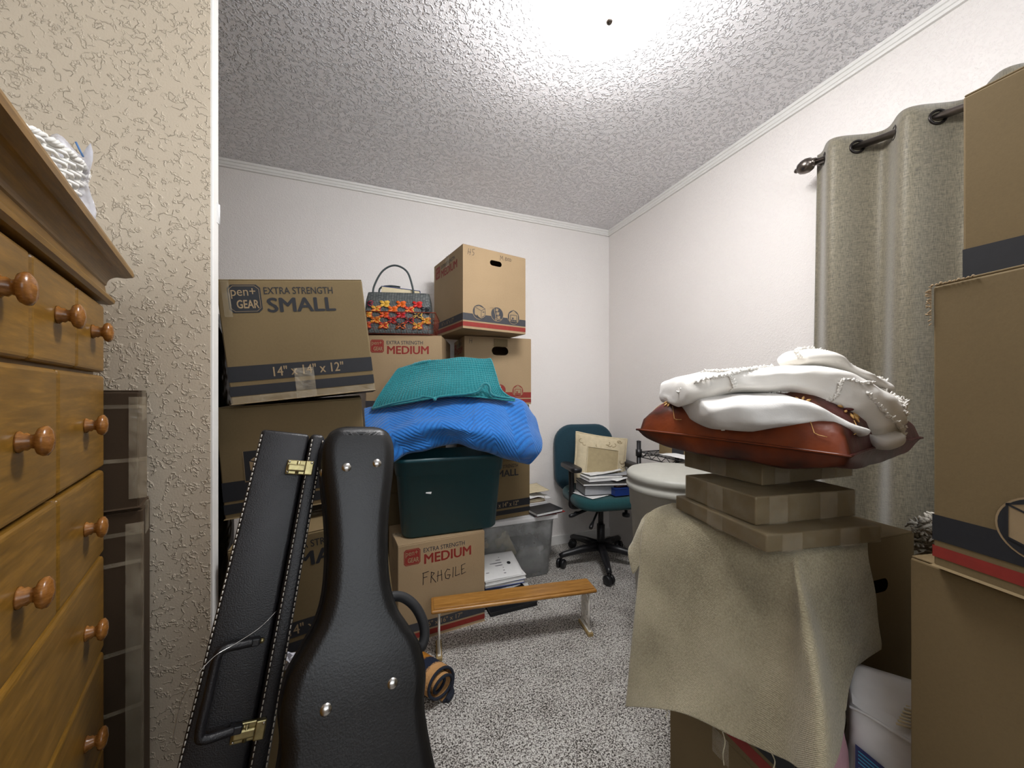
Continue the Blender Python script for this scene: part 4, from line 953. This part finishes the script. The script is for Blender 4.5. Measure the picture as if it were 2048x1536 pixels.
def pillow_mesh(w_, h_, th, n, mat, pinch=.07, seed=0, wr=.006, ex=.45, sag=0.0):
    m = MB()
    def P(u, v, s):
        x = 2 * u - 1; y = 2 * v - 1; e = max(0, (1 - abs(x) ** 2.4) * (1 - abs(y) ** 2.4))
        k = 1 - pinch * (1 - y * y) * abs(x) ** 2; l = 1 - pinch * (1 - x * x) * abs(y) ** 2
        z = s * th / 2 * e ** ex - sag * min(1.0, max(abs(x), abs(y))) ** 3; z += wr * noise.noise(Vector((x * 3 + seed, y * 3, s))) * e ** .3
        return Vector((x * w_ / 2 * k, y * h_ / 2 * l, z))
    for s in (1, -1): m.grid([[P(i / n, j / n, s) for i in range(n + 1)] for j in range(n + 1)], mat)
    return m, P
m, P = pillow_mesh(.37, .34, .10, 28, 'cream_brocade', .05, 2)
t = thing('throw_pillow', 'cream brocade pillow with plain tan centre leaning on the green chair back', 'pillow', W(.625, 2.395, .500), 8)
M = Matrix.Translation((0, .122, .185)) @ Matrix.Rotation(R(76), 4, 'X') @ Matrix.Rotation(R(-9), 4, 'Z'); m.v = [tuple(M @ Vector(v)) for v in m.v]; m.build('pillow_body', t)
m = MB(); n = 16; G = [[M @ (P(.20 + .60 * i / n, .16 + .56 * j / n, 1) + Vector((0, 0, .003))) for i in range(n + 1)] for j in range(n + 1)]; m.grid(G, 'tan_twill'); m.build('centre_panel', t)
loop = lambda a, b, c, d, n=24: [(a + (c - a) * i / n, b) for i in range(n)] + [(c, b + (d - b) * i / n) for i in range(n)] + [(c - (c - a) * i / n, d) for i in range(n)] + [(a, d - (d - b) * i / n) for i in range(n)]
m = MB(); m.tube([M @ (P(u, v, 1) + Vector((0, 0, .004))) for u, v in loop(.20, .16, .80, .72)], .004, 'cream_brocade', 6, True); m.tube([M @ P(u, v, 1) for u, v in loop(.0, .0, 1., 1.)], .007, 'cream_brocade', 6, True); m.build('cord_piping', t)
m = MB(); random.seed(3)
for i in range(34):
    u, v = random.uniform(.06, .94), random.uniform(.06, .94)
    if .17 < u < .83 and .13 < v < .75: continue
    a0 = random.uniform(0, 6); r = random.uniform(.014, .028)
    m.tube([M @ (P(min(.97, max(.03, u + r * 2.0 * math.cos(a0 + k * .5))), min(.97, max(.03, v + r * 2.0 * math.sin(a0 + k * .5) * (1 - k * .06))), 1) + Vector((0, 0, .0015))) for k in range(7)], .0022, 'cream_brocade_motif', 4)
m.build('leaf_motif', t)
GC = 'papers and books heaped on the chair seat'
cs = lambda x, y, z: W(.60, 2.47, 0) + Matrix.Rotation(R(YAW + 12), 3, 'Z') @ Vector((x, y, z))
sheet('paper_sheet', 'white sheet hanging over the front edge of the green chair seat', 'paper', cs(-.15, -.20, .494), 34, .20, .22, 'paper', .003, .001, group=GC, seed=1)
sheaf('magazine', 'dark thick magazine stack lying on the left of the chair seat', 'magazine', cs(-.175, -.14, .500), 10, (.20, .175, .060), ('cover_black', 'paper_grey'), group=GC)
sheaf('book', 'blue softcover book lying at the front of the chair seat', 'book', cs(.005, -.19, .500), 18, (.20, .15, .045), ('cover_blue', 'cover_blue'), group=GC)
sheaf('box', 'tan carton packet beside the blue book on the chair seat', 'packet', cs(.015, -.052, .500), 6, (.16, .11, .042), ('cover_kraft', 'cover_kraft'), group=GC)
sheaf('folder', 'orange folder lying on the blue book on the chair seat', 'folder', cs(.04, -.15, .546), 26, (.17, .17, .012), ('cover_orange', 'paper'), group=GC)
sheaf('folder', 'dark folder of papers across the heap on the chair seat', 'folder', cs(-.19, -.15, .562), 6, (.33, .175, .018), ('cover_black', 'paper'), group=GC)
sheet('envelope', 'torn white envelope over the orange folder on the chair seat', 'envelope', cs(.03, -.16, .582), 36, .13, .10, 'paper', .008, .001, group=GC, seed=8)
sheaf('paper_bundle', 'loose white papers stacked on the dark folder on the chair', 'paper', cs(-.14, -.13, .582), 16, (.24, .15, .022), ('paper', 'paper'), group=GC)
sheet('paper_sheet', 'topmost white sheet curling up in front of the chair pillow', 'paper', cs(-.12, -.10, .606), 24, .26, .16, 'paper', .016, .001, group=GC, seed=12)
sheet('paper_sheet', 'grey sheet under the topmost curled sheet on the chair', 'paper', cs(-.06, -.08, .605), 5, .26, .15, 'paper_grey', .004, .001, group=GC, seed=15)

# ================================================================ GREY CAN, WIRE RACK
gc = W(.717, 1.573, 0)
t = thing('trash_can', 'large grey round plastic bin with lid behind the draped boxes', 'bin', gc)
m = MB(); m.lathe([(.0001, .002), (.155, .002), (.160, .006), (.192, .62), (.194, .622), (.194, .66), (.200, .664), (.204, .735), (.206, .737), (.207, .752), (.198, .752), (.190, .62), (.150, .02), (.0001, .02)], 'grey_can_plastic', 64); m.build('can_body', t)
m = MB(); m.lathe([(.2075, .740), (.213, .740), (.215, .744), (.215, .760), (.209, .764), (.209, .778), (.213, .782), (.213, .800), (.204, .810), (.15, .818), (.10, .820), (.0001, .820)], 'grey_can_plastic', 64); m.build('lid', t)
t = thing('wire_shelf', 'black wire shelving rack against the right wall behind the grey bin', 'shelf', (1.47, 1.035, 0), -YAW)
SW, SD = .29, .715
for x, y in ((0, 0), (SW, 0), (0, SD), (SW, SD)):
    m = MB(); m.tube([(x, y, .0), (x, y, .86)], .0125, 'black_wire', 12); m.lathe([(.0001, .0), (.013, .0), (.0135, .004), (.0001, .008)], 'black_plastic', 12, Matrix.Translation((x, y, .86))); m.tube([(x, y, .775), (x, y, .815)], .018, 'black_plastic', 12); m.build('post', t)
for z in (.80, .40, .12):
    m = MB(); q = .0028
    for zz in (z, z - .028):
        m.tube([(0, 0, zz), (SW, 0, zz), (SW, SD, zz), (0, SD, zz)], q, 'black_wire', 6, True)
    for a, b_, n in (((0, 0), (0, SD), 20), ((SW, 0), (SW, SD), 20), ((0, 0), (SW, 0), 8), ((0, SD), (SW, SD), 8)):
        m.tube([(a[0] + (b_[0] - a[0]) * i / n, a[1] + (b_[1] - a[1]) * i / n, z - (.028 if i % 2 else 0)) for i in range(n + 1)], q * .8, 'black_wire', 5)
    for i in range(1, 26): m.tube([(0, SD * i / 26, z), (SW, SD * i / 26, z)], q * .7, 'black_wire', 5)
    m.build('wire_tier', t)
m = MB(); m.box((-.0065, .275, .772), (-.0035, .325, .797), 'white_plastic', .001); m.build('tag_holder', t)
def ink_rack(p):
    p.rect('F', p.w * .30, .004, p.w * .56, p.h * .55, 'black_ink', 0); p.disc('F', p.w * .43, p.h * .36, .018, 'pale_ink', 1, 20); p.text('F', 'CREMA', p.w * .34, p.h * .47, .009, 'pale_ink', 1)if 0 else None
    p.hand('F', [[(0, 0), (.3, -.3), (.5, .1), (.2, .6)]], p.w * .12, p.h * .35, .04, .003)
carton('brown carton with a black panel standing on the wire rack', (1.515, 1.635, .8035), -YAW - 62, (.235, .17, .22), ink_rack, mat='cardboard', tape=False)
t = thing('jar', 'black lidded jar on top of the carton on the wire rack', 'jar', (1.63, 1.56, 1.029))
m = MB(); m.lathe([(.0001, 0), (.030, 0), (.032, .004), (.032, .040), (.0001, .040)], 'cover_black', 24); m.build('jar_body', t)
m = MB(); m.lathe([(.0001, .040), (.034, .040), (.035, .044), (.035, .066), (.033, .069), (.0001, .069)], 'black_plastic', 24); m.build('jar_lid', t)
sheet('paper_sheet', 'crumpled white paper on the wire rack beside the carton', 'paper', (1.48, 1.36, .8045), -YAW, .16, .24, 'paper', .010, .001, seed=4)

# ================================================================ RIGHT DRAPED STACK
def mark_S(p): p.mbands('L', 'black_ink'); p.mbands('F', 'black_ink')
SA = math.degrees(math.atan2(.100, .358))
# near corner N, left corner TL, right corner Rr of the draped carton (camera-frame plan)
Nn, TLn, RRn = Vector((.578, .748)), Vector((.393, .986)), Vector((.925, .843))
ang = math.degrees(math.atan2(RRn.y - Nn.y, RRn.x - Nn.x)); ang = 18.0
ex_ = Vector((math.cos(R(ang)), math.sin(R(ang)))); wS, dS = .400, .355
carton('carton on the carpet at the bottom of the draped stack', W(Nn.x, Nn.y, 0), ang, (wS, dS, .290), None, mat='cardboard')
carton('carton with red and black bands under the tan towel', W(Nn.x, Nn.y, .2945), ang, (wS, dS, .520), mark_S, hole=('F', .26, .415, .085, .030))
TW = [[(1345, 1006, 1.04), (1420, 1018, 1.00), (1500, 1030, .96), (1580, 1035, .92), (1610, 1040, .915), (1640, 1042, .91), (1690, 1044, .90), (1735, 1046, .90)],
      [(1292, 1036, 1.045), (1390, 1057, .925), (1480, 1082, .835), (1572, 1110, .748), (1592, 1114, .735), (1612, 1112, .740), (1680, 1104, .765), (1735, 1099, .785)],
      [(1278, 1150, 1.035), (1385, 1190, .905), (1480, 1215, .815), (1578, 1240, .730), (1612, 1245, .690), (1637, 1240, .722), (1695, 1215, .752), (1748, 1190, .780)],
      [(1263, 1290, 1.025), (1388, 1325, .890), (1480, 1358, .800), (1573, 1390, .725), (1640, 1400, .650), (1678, 1385, .712), (1718, 1305, .745), (1760, 1270, .772)],
      [(1252, 1412, 1.02), (1360, 1424, .895), (1470, 1473, .795), (1571, 1518, .715), (1645, 1556, .625), (1688, 1450, .695), (1690, 1354, .735), (1762, 1298, .768)]]
def tw(v, u): return .004 * math.sin(16 * v + 3 * u) * v * (1 - v)
o, G = cloth('towel', TW, 120, 110, 'terry_cloth', .005, 'worn tan terry towel draped over the carton under the flat boxes', 'towel', .004, 9, 2, tw)
m = MB(); FG = patch([[PX(*q) for q in r] for r in [[(1330, 1020, 1.05), (1300, 1024, 1.06), (1284, 1040, 1.08)], [(1290, 1045, 1.045), (1276, 1060, 1.07), (1268, 1080, 1.09)], [(1283, 1090, 1.04), (1268, 1105, 1.06), (1257, 1104, 1.08)], [(1280, 1130, 1.035), (1272, 1142, 1.045), (1266, 1148, 1.055)]]], 14, 24)
m.grid(FG, 'terry_cloth', True, arclen_uv(FG)); q = m.build('folded_corner', o, fix=False); solid(q, .005)
m = MB()
for px0, d0, L in ((1442, .815, .075), (1545, .735, .05), (1330, .92, .02)):
    a = G[-1][min(range(120), key=lambda j: abs((CX + FPX * ((G[-1][j].x * _c + G[-1][j].y * _s) / (-G[-1][j].x * _s + G[-1][j].y * _c))) - px0))]
    m.tube(spline([a, a + Vector((.004, -.004, -L * .3)), a + Vector((-.002, -.004, -L * .65)), a + Vector((.002, -.003, -L))], 16), .0012, 'terry_cloth', 5)
m.build('loose_threads', o)
GF = 'flat film wrapped boxes under the cushion'
def flat_box(label, near, ang, w_, d_, h_, z):
    t = thing('flat_box', label, 'box', W(near[0], near[1], z), ang, GF)
    m = MB(); m.box((0, 0, 0), (w_, d_, h_), 'kraft_cardboard', .003); m.build('carton_body', t)
    m = MB(); m.box((-.0015, -.0015, -.0006), (w_ + .0015, d_ + .0015, h_ + .0008), 'clear_film', .004, 2); m.build('plastic_film', t)
    for u in (.12, .62): m = MB(); m.box((w_ * u, -.0028, -.0004), (w_ * u + .048, -.0018, h_), 'clear_tape'); m.build('packing_tape', t)
    m = MB(); m.box((-.0028, d_ * .4, 0), (-.0018, d_ * .4 + .048, h_), 'clear_tape'); m.build('packing_tape', t)
flat_box('thinnest film wrapped flat box, lowest of three on the towel', (.503, .722), 11, .287, .284, .036, .8325)
flat_box('middle of three film wrapped flat boxes on the draped stack', (.512, .768), 13, .275, .215, .060, .8700)
flat_box('film wrapped flat box directly under the rust cushion', (.585, .855), 18, .320, .240, .058, .9315)
# rust silk cushion
m, P = pillow_mesh(.46, .50, .185, 44, 'rust_silk', .05, 5, .010, .30, .045)
cc = Vector((.690, .975)); yw = math.degrees(math.atan2(-.395, .246))
t = thing('cushion', 'rust silk cushion with embroidered flowers on the flat boxes', 'cushion', W(cc.x, cc.y, .9935), yw)
M = Matrix.Translation((0, 0, .0925)) @ Matrix.Rotation(R(1), 4, 'Y'); m.v = [tuple(M @ Vector(v)) for v in m.v]; m.build('cushion_body', t)
m = MB(); m.tube([M @ (P(u, v, 1) * 1.004) for u, v in loop(0, 0, 1, 1)], .0030, 'rust_silk', 6, True); m.build('piping', t)
for k, (u, v) in enumerate(((.15, .10), (.80, .10), (.93, .24), (.50, .55), (.95, .80))):
    c0 = M @ (P(u, v, 1) + Vector((0, 0, .002))); m = MB(); m.sphere(c0, .010, 'dark_red_thread', 12, (1, 1, .35))
    for i in range(9):
        q = 2 * math.pi * i / 9 + k; pt = lambda s: M @ (P(min(.99, max(.01, u + s * .062 * math.cos(q))), min(.99, max(.01, v + s * .062 * math.sin(q))), 1) + Vector((0, 0, .0025)))
        m.tube([pt(.35), pt(.55), pt(.72)], [.0015, .003, .0012], 'gold_thread', 5)
    for (du, dv) in ((.10, -.11), (-.13, -.03)): 
        m.tube([M @ (P(min(.99, max(.01, u + du * s)), min(.99, max(.01, v + dv * s)), 1) + Vector((0, 0, .002))) for s in (.35, .5, .65, .8, .95, 1.1, 1.25)], .0008, 'gold_thread', 4)
    m.build('embroidered_flower', t)
# white coverlet folded on the cushion
def loft(stations, nu, ns, mat, mb, dback, e=.55, seed=0, amp=.006):
    "stations: px, top row, bottom row, front depth; superelliptic section reaching dback behind the front"
    S = [Vector((a, b, c)) for a, b, c, d_, *r in stations]; D = [Vector((s[3], s[4] if len(s) > 4 else dback, 0)) for s in stations]
    A = spline(S, nu); B = spline(D, nu); G = []
    for i in range(nu):
        a, b = A[i], B[i]; ring_ = []
        k = min(1.0, math.sin(math.pi * min(max((i + .35) / (nu - .3), 0), 1)) * 2.2 + .25)
        for j in range(ns):
            q = 2 * math.pi * j / ns; c, s = math.cos(q), math.sin(q)
            cy = (a.y + a.z) / 2 + (a.z - a.y) / 2 * -1 * math.copysign(abs(s) ** e, s) * k
            dd = b.x + b.y / 2 - b.y / 2 * math.copysign(abs(c) ** e, c) * k
            hz = CAMH - (cy - CY) / FPX * b.x                # height fixed at the front depth
            p = W((a.x - CX) / FPX * (b.x + (dd - b.x) * .25), dd, hz)
            w1 = noise.noise(Vector((p.x * 9, p.y * 9, p.z * 34)) + Vector((seed, 0, 0))); w2 = noise.noise(Vector((p.x * 26, p.y * 26, p.z * 60)) + Vector((0, seed, 4)))
            p = p + Vector((0, 0, 1)) * amp * .8 * noise.noise(p * 14 + Vector((seed, 0, 0))) + W(0, -1, 0) * amp * (1.3 * w1 + .5 * w2)
            ring_.append(p)
        G.append(ring_)
    mb.grid(G, mat, True, closed_u=True); n = ns; b0 = len(mb.v) - nu * n
    mb.f.append(tuple(b0 + j for j in range(n))[::-1]); mb.m.append(mb.mi(mat)); mb.sm.append(True)
    mb.f.append(tuple(b0 + (nu - 1) * n + j for j in range(n))); mb.m.append(mb.mi(mat)); mb.sm.append(True)
    return G
t = thing('coverlet', 'white cotton coverlet with frayed seams folded on the rust cushion', 'blanket', W(.66, .90, 1.09))
inv = t.matrix_world.inverted()
def sub(name, stations, nu, ns, mat, dback, e, seed, amp):
    m = MB(); G = loft(stations, nu, ns, mat, m, dback, e, seed, amp); m.v = [tuple(inv @ Vector(v)) for v in m.v]; return m.build(name, t), G
up, GU = sub('upper_fold', [(1352, 785, 814, .93, .16), (1372, 756, 814, .88, .22), (1433, 740, 797, .83, .26), (1530, 731, 784, .79, .28), (1600, 728, 792, .765, .28), (1665, 722, 822, .745, .28), (1725, 738, 858, .735, .26), (1775, 764, 892, .735, .22), (1808, 790, 896, .745, .18), (1823, 832, 880, .76, .12)], 120, 56, 'white_cotton', .25, .66, 3, .0105)
lo, GL = sub('lower_fold', [(1392, 800, 822, .86, .2), (1425, 796, 850, .80, .26), (1490, 786, 872, .755, .28), (1545, 788, 872, .735, .28), (1610, 792, 856, .715, .26), (1660, 812, 852, .695, .22), (1720, 842, 874, .685, .2), (1765, 858, 890, .69, .16)], 100, 48, 'white_sheer', .25, .75, 9, .011)
rd, GR = sub('top_ridge', [(1596, 705, 728, .83, .10), (1625, 692, 735, .815, .13), (1665, 696, 740, .80, .15), (1715, 722, 752, .79, .14), (1765, 750, 778, .785, .12), (1800, 775, 800, .785, .08)], 60, 32, 'white_cotton', .15, .8, 14, .008)
hm, GH = sub('hanging_hem', [(1752, 868, 884, .728, .06), (1772, 872, 900, .722, .08), (1795, 868, 903, .722, .08), (1815, 862, 893, .728, .06)], 24, 24, 'white_sheer', .07, .8, 21, .004)
def frayed(path, n, seed):
    m = MB(); random.seed(seed); P_ = spline([PX(*q) for q in path], n)
    for a in P_:
        for k in range(3):
            j = Vector((random.uniform(-1, 1), random.uniform(-1, 1), random.uniform(-.6, 1))) * .0045
            m.tube([a, a + j * .6, a + j + Vector((0, 0, .001))], [.0026, .002, .0012], 'white_cotton', 5)
    m.v = [tuple(inv @ Vector(v)) for v in m.v]; m.build('frayed_seam', t)
def col_of(r): return CX + FPX * ((r[0].x * _c + r[0].y * _s) / (-r[0].x * _s + r[0].y * _c))
def on_front(Gx, px, f=.35):
    "a point on the camera side of a fold at column px, f from its top (0) to its bottom (1)"
    best = min(Gx, key=lambda r: abs(col_of(r) - px)); ns = len(best)
    j = int(round((((.5 - f) * math.pi) % (2 * math.pi)) / (2 * math.pi) * ns)) % ns
    return best[j] + W(0, -.003, .001)
def frayed_on(Gx, pts, n, seed, k_=1.0):
    m = MB(); random.seed(seed); P_ = spline([on_front(Gx, a, f) for a, f in pts], n)
    for a in P_:
        for k in range(3):
            j = Vector((random.uniform(-1, 1), random.uniform(-1, 1), random.uniform(-.6, 1))) * .0050 * k_
            m.tube([a, a + j * .6, a + j + Vector((0, 0, .001))], [.0026, .002, .0012], 'white_cotton', 5)
    m.v = [tuple(inv @ Vector(v)) for v in m.v]; m.build('frayed_seam', t)
frayed_on(GU, [(1358, .45), (1400, .40), (1440, .38), (1470, .36), (1520, .25), (1545, .08)], 70, 1)
frayed_on(GU, [(1425, .10), (1460, .20), (1500, .12), (1540, .06), (1590, .05)], 60, 8)
frayed_on(GU, [(1460, .40), (1462, .62), (1460, .85)], 26, 2)
frayed_on(GU, [(1530, .85), (1560, .8), (1610, .78), (1650, .72), (1670, .55), (1690, .42), (1735, .36), (1760, .30)], 80, 3)
frayed_on(GU, [(1730, .45), (1760, .5), (1790, .55), (1812, .6), (1820, .7)], 50, 4)
frayed_on(GR, [(1600, .5), (1612, .15), (1640, .05), (1680, .05), (1720, .05), (1765, .05), (1798, .1)], 80, 5, 1.2)
frayed_on(GU, [(1795, .04), (1812, .2), (1820, .4), (1822, .7)], 40, 6, 1.3)
frayed_on(GL, [(1480, .92), (1500, .95), (1530, .95)], 22, 7)
# sack, pink pouch, things wedged between the stacks
def sack(name, label, loc, yaw, w_, d_, h_, mat, seed):
    t = thing(name, label, 'bag', loc, yaw); m = MB(); G = []
    for i in range(31):
        v = i / 30; top_ = max(0, (v - .86) / .14); kx = 1 - .06 * (1 - math.sin(math.pi * min(1, v * 1.05))) - .02 * top_; ky = (1 - .10 * abs(v - .5)) * (1 - .80 * top_ ** 1.5)
        row = []
        for a in range(56):
            q = 2 * math.pi * a / 56; c, s = math.cos(q), math.sin(q); e = .45
            p = Vector((w_ / 2 * kx * math.copysign(abs(c) ** e, c), d_ / 2 * ky * math.copysign(abs(s) ** e, s) + d_ * .18 * top_, h_ * v))
            n_ = noise.noise(p * 22 + Vector((seed, 0, 0))); row.append(p + Vector((c, s, 0)) * .004 * n_ * (.2 + v))
        G.append(row)
    m.grid(G, mat, True, closed_u=True); m.f.append(tuple(range(56))[::-1]); m.m.append(0); m.sm.append(False); m.f.append(tuple(30 * 56 + k for k in range(56))); m.m.append(0); m.sm.append(True)
    m.build('sack_body', t); return t
t = sack('paper_sack', 'white sack with a navy label between the towel and the right cartons', W(.748, .708, 0), -38, .152, .102, .586, 'sack_white', 3)
m = MB(); m.tube(spline([(-.072, -.034, .527), (-.045, -.046, .530), (.0, -.053, .520), (.045, -.050, .509), (.074, -.038, .499)], 30), .0028, 'sack_white', 6)
m.grid([[Vector((-.068 + .136 * i / 12, -.032 - .021 * math.sin(math.pi * i / 12) + .02 * j, .534 - .026 * i / 12 + .014 * j)) for i in range(13)] for j in range(3)], 'sack_white'); m.build('folded_top', t)
m = MB()
for i in range(9): m.tube([(-.01 + .003 * i, -.050 + .006 * i, .539 + .003 * i), (.010 + .003 * i, -.046 + .006 * i, .539 + .003 * i)], .0020, 'paper_cream', 5)
m.build('stitched_seam', t)
LM = Print((.1, .1, .5)); LM.mb = MB()
def lab(pts, mat, lay): LM.mb.add([Vector((x, -.0560 - .0006 * lay, z)) for x, z in pts], [tuple(range(len(pts)))], mat)
lab([(-.066, .30), (-.026, .30), (-.026, .452), (-.066, .473)], 'label_navy', 0)
for i in range(4): lab([(-.062, .463 - i * .007), (-.030, .446 - i * .007), (-.030, .4435 - i * .007), (-.062, .4605 - i * .007)], 'label_cyan', 1)
for i in range(8): lab([(-.061 + i * .004, .431 - i * .0021), (-.0585 + i * .004, .4297 - i * .0021), (-.0585 + i * .004, .4257 - i * .0021), (-.061 + i * .004, .427 - i * .0021)], 'white_ink', 1)
LM.mb.build('printed_label', t, fix=False)
sack('pouch', 'small pink plastic pouch squeezed behind the white sack', W(.628, .718, 0), 20, .07, .035, .52, 'pink_plastic', 8)

# ================================================================ RIGHT STACK OF CARTONS
R1 = -69.1
def mark_R1(p): p.bands('F', [(.80, .955, 'black_ink')])
def mark_R2(p):
    p.bands('F', [(.815, .905, 'black_ink'), (.925, .965, 'red_ink')]); p.icon_box('F', p.w * .265, p.h * .215, p.h * .098, 'black_ink')
    p.bands('L', [(.815, .905, 'black_ink'), (.925, .965, 'red_ink')])
GRS = 'cartons stacked at the right beside the curtain'
R3p, R2p = W(.653, .600), W(.646, .560)
carton('large plain carton on the carpet at the bottom of the right stack', (R3p.x + .01, R3p.y, 0), -80, (.45, .42, .445), None, group=GRS)
carton('plain brown carton second from the floor in the right stack', (R3p.x, R3p.y, .4495), -80, (.45, .42, .430), None, group=GRS)
tR2 = carton('medium carton with a black box symbol and frayed lower edge in the right stack', W(.647, .562, .8845), -82, (.41, .40, .428), mark_R2, group=GRS)
m = MB(); random.seed(4)
for i in range(26):
    a = Vector((-.001, -.001, .372 + .056 * (i / 25) ** .7)); m.tube([a, a + Vector((-.007 * random.random(), -.002, .004 * random.uniform(-1, 1)))], .0010, 'pale_lit_cardboard', 4)
for i in range(10): a = Vector((.05 * i / 10, -.002, .429)); m.tube([a, a + Vector((.002, -.001, .003 * random.random()))], .0016, 'pale_lit_cardboard', 5)
m.build('frayed_corner', tR2)
carton('small carton with a black band, topmost of the right stack', W(.735, .596, 1.3205), R1, (.37, .37, .310), mark_R1, group=GRS)
hs = W(1.00, .93, 0)
carton('low carton behind the draped stack near the curtain', (1.285, .215, 0), -YAW, (.30, .29, .735), None)
t = thing('shaggy_mat', 'shaggy grey white mat folded behind the right carton stack', 'mat', (1.33, .355, .741), -YAW)
m = MB(); m.box((-.02, -.12, .0), (.25, .16, .075), 'shag', .03, 4, smooth=True); m.build('mat_core', t)
m = MB(); random.seed(9)
for i in range(900):
    u, v = random.random(), random.random(); side = random.random()
    p = Vector((-.02 + .27 * u, -.12 + .28 * v, .072)) if side < .5 else (Vector((-.02, -.12 + .28 * v, .075 * u)) if side < .75 else Vector((-.02 + .27 * u, .16, .075 * v)))
    j = Vector((random.uniform(-1, .4), random.uniform(-.6, 1), random.uniform(-.2, 1))).normalized() * .02
    m.tube([p, p + j * .6, p + j + Vector((0, 0, -.004))], [.004, .0034, .002], 'shag', 4)
o = m.build('shag_pile', t); o['kind'] = 'stuff'

# ================================================================ CURTAIN AND ROD
t = thing('curtain_rod', 'brushed metal curtain rod with ball finial on the right wall', 'rod', (1.685, .60, 2.05), -YAW)
def rodp(y):  # far end y=.985, near end y=.50
    k = (y - .57) / (.985 - .57); return Vector((1.70 - .045 * k, y, 2.030 + .050 * k))
off = Vector((1.685, .60, 2.05))
m = MB(); m.tube([rodp(.940) - off, rodp(-.55) - off], .0125, 'pewter', 16); m.build('rod', t)
m = MB(); q = rodp(.957) - off
m.lathe([(.0001, -.055), (.006, -.054), (.010, -.048), (.008, -.042), (.014, -.040), (.022, -.034), (.0275, -.020), (.0285, -.006), (.024, .008), (.014, .014), (.016, .018), (.013, .026), (.0001, .026)], 'pewter', 24, Matrix.Translation(q) @ Matrix.Rotation(R(90), 4, 'X')); m.build('finial', t)
m = MB(); b0 = rodp(.935) - off; m.tube([b0, b0 + Vector((.1, 0, 0))], .008, 'pewter', 8); m.build('bracket', t)
t = thing('curtain', 'taupe fabric curtain with metal grommets hanging on the rod', 'curtain', (1.685, .60, 0), -YAW)
off = Vector((1.685, .60, 0))
m = MB(); G = []; NZ, NY = 60, 260
def cwave(y, v):
    "offset toward the room at y, v=0 top to 1 bottom"
    ph = 2 * math.pi * (.708 - y) / .198
    a = .045 * (1 - .25 * v); q = -math.sin(ph)
    return a * q + .012 * noise.noise(Vector((y * 14, v * 2.2, 1))) * (.3 + v)
for i in range(NZ):
    v = i / (NZ - 1); row = []
    for j in range(NY):
        y = .952 + .045 * v - (1.45 * j / (NY - 1)); p = rodp(y); zt = p.z + .045; z = zt * (1 - v) + .02 * v
        row.append(Vector((p.x * (1 - v) + 1.69 * v + cwave(y - .045 * v * (1 - j / NY), v), y, z)) - off)
    G.append(row)
m.grid(G, 'curtain_fabric'); o = m.build('fabric_panel', t, fix=False); solid(o, .002)
for k in range(7):
    y = .905 - .099 * k; p = rodp(y)
    x = p.x + cwave(y, 0); c0 = Vector((p.x, y, p.z)) - off
    tang = Vector((cwave(y + .004, 0) - cwave(y - .004, 0), .008, 0)).normalized(); nrm = Vector((-tang.y, tang.x, 0))
    m = MB(); m.tube([c0 + (tang * math.cos(2 * math.pi * i / 28) + Vector((0, 0, 1)) * math.sin(2 * math.pi * i / 28)) * .0215 for i in range(28)], .0042, 'dark_bronze', 8, True); m.build('grommet', t)
bpy.context.view_layer.update()
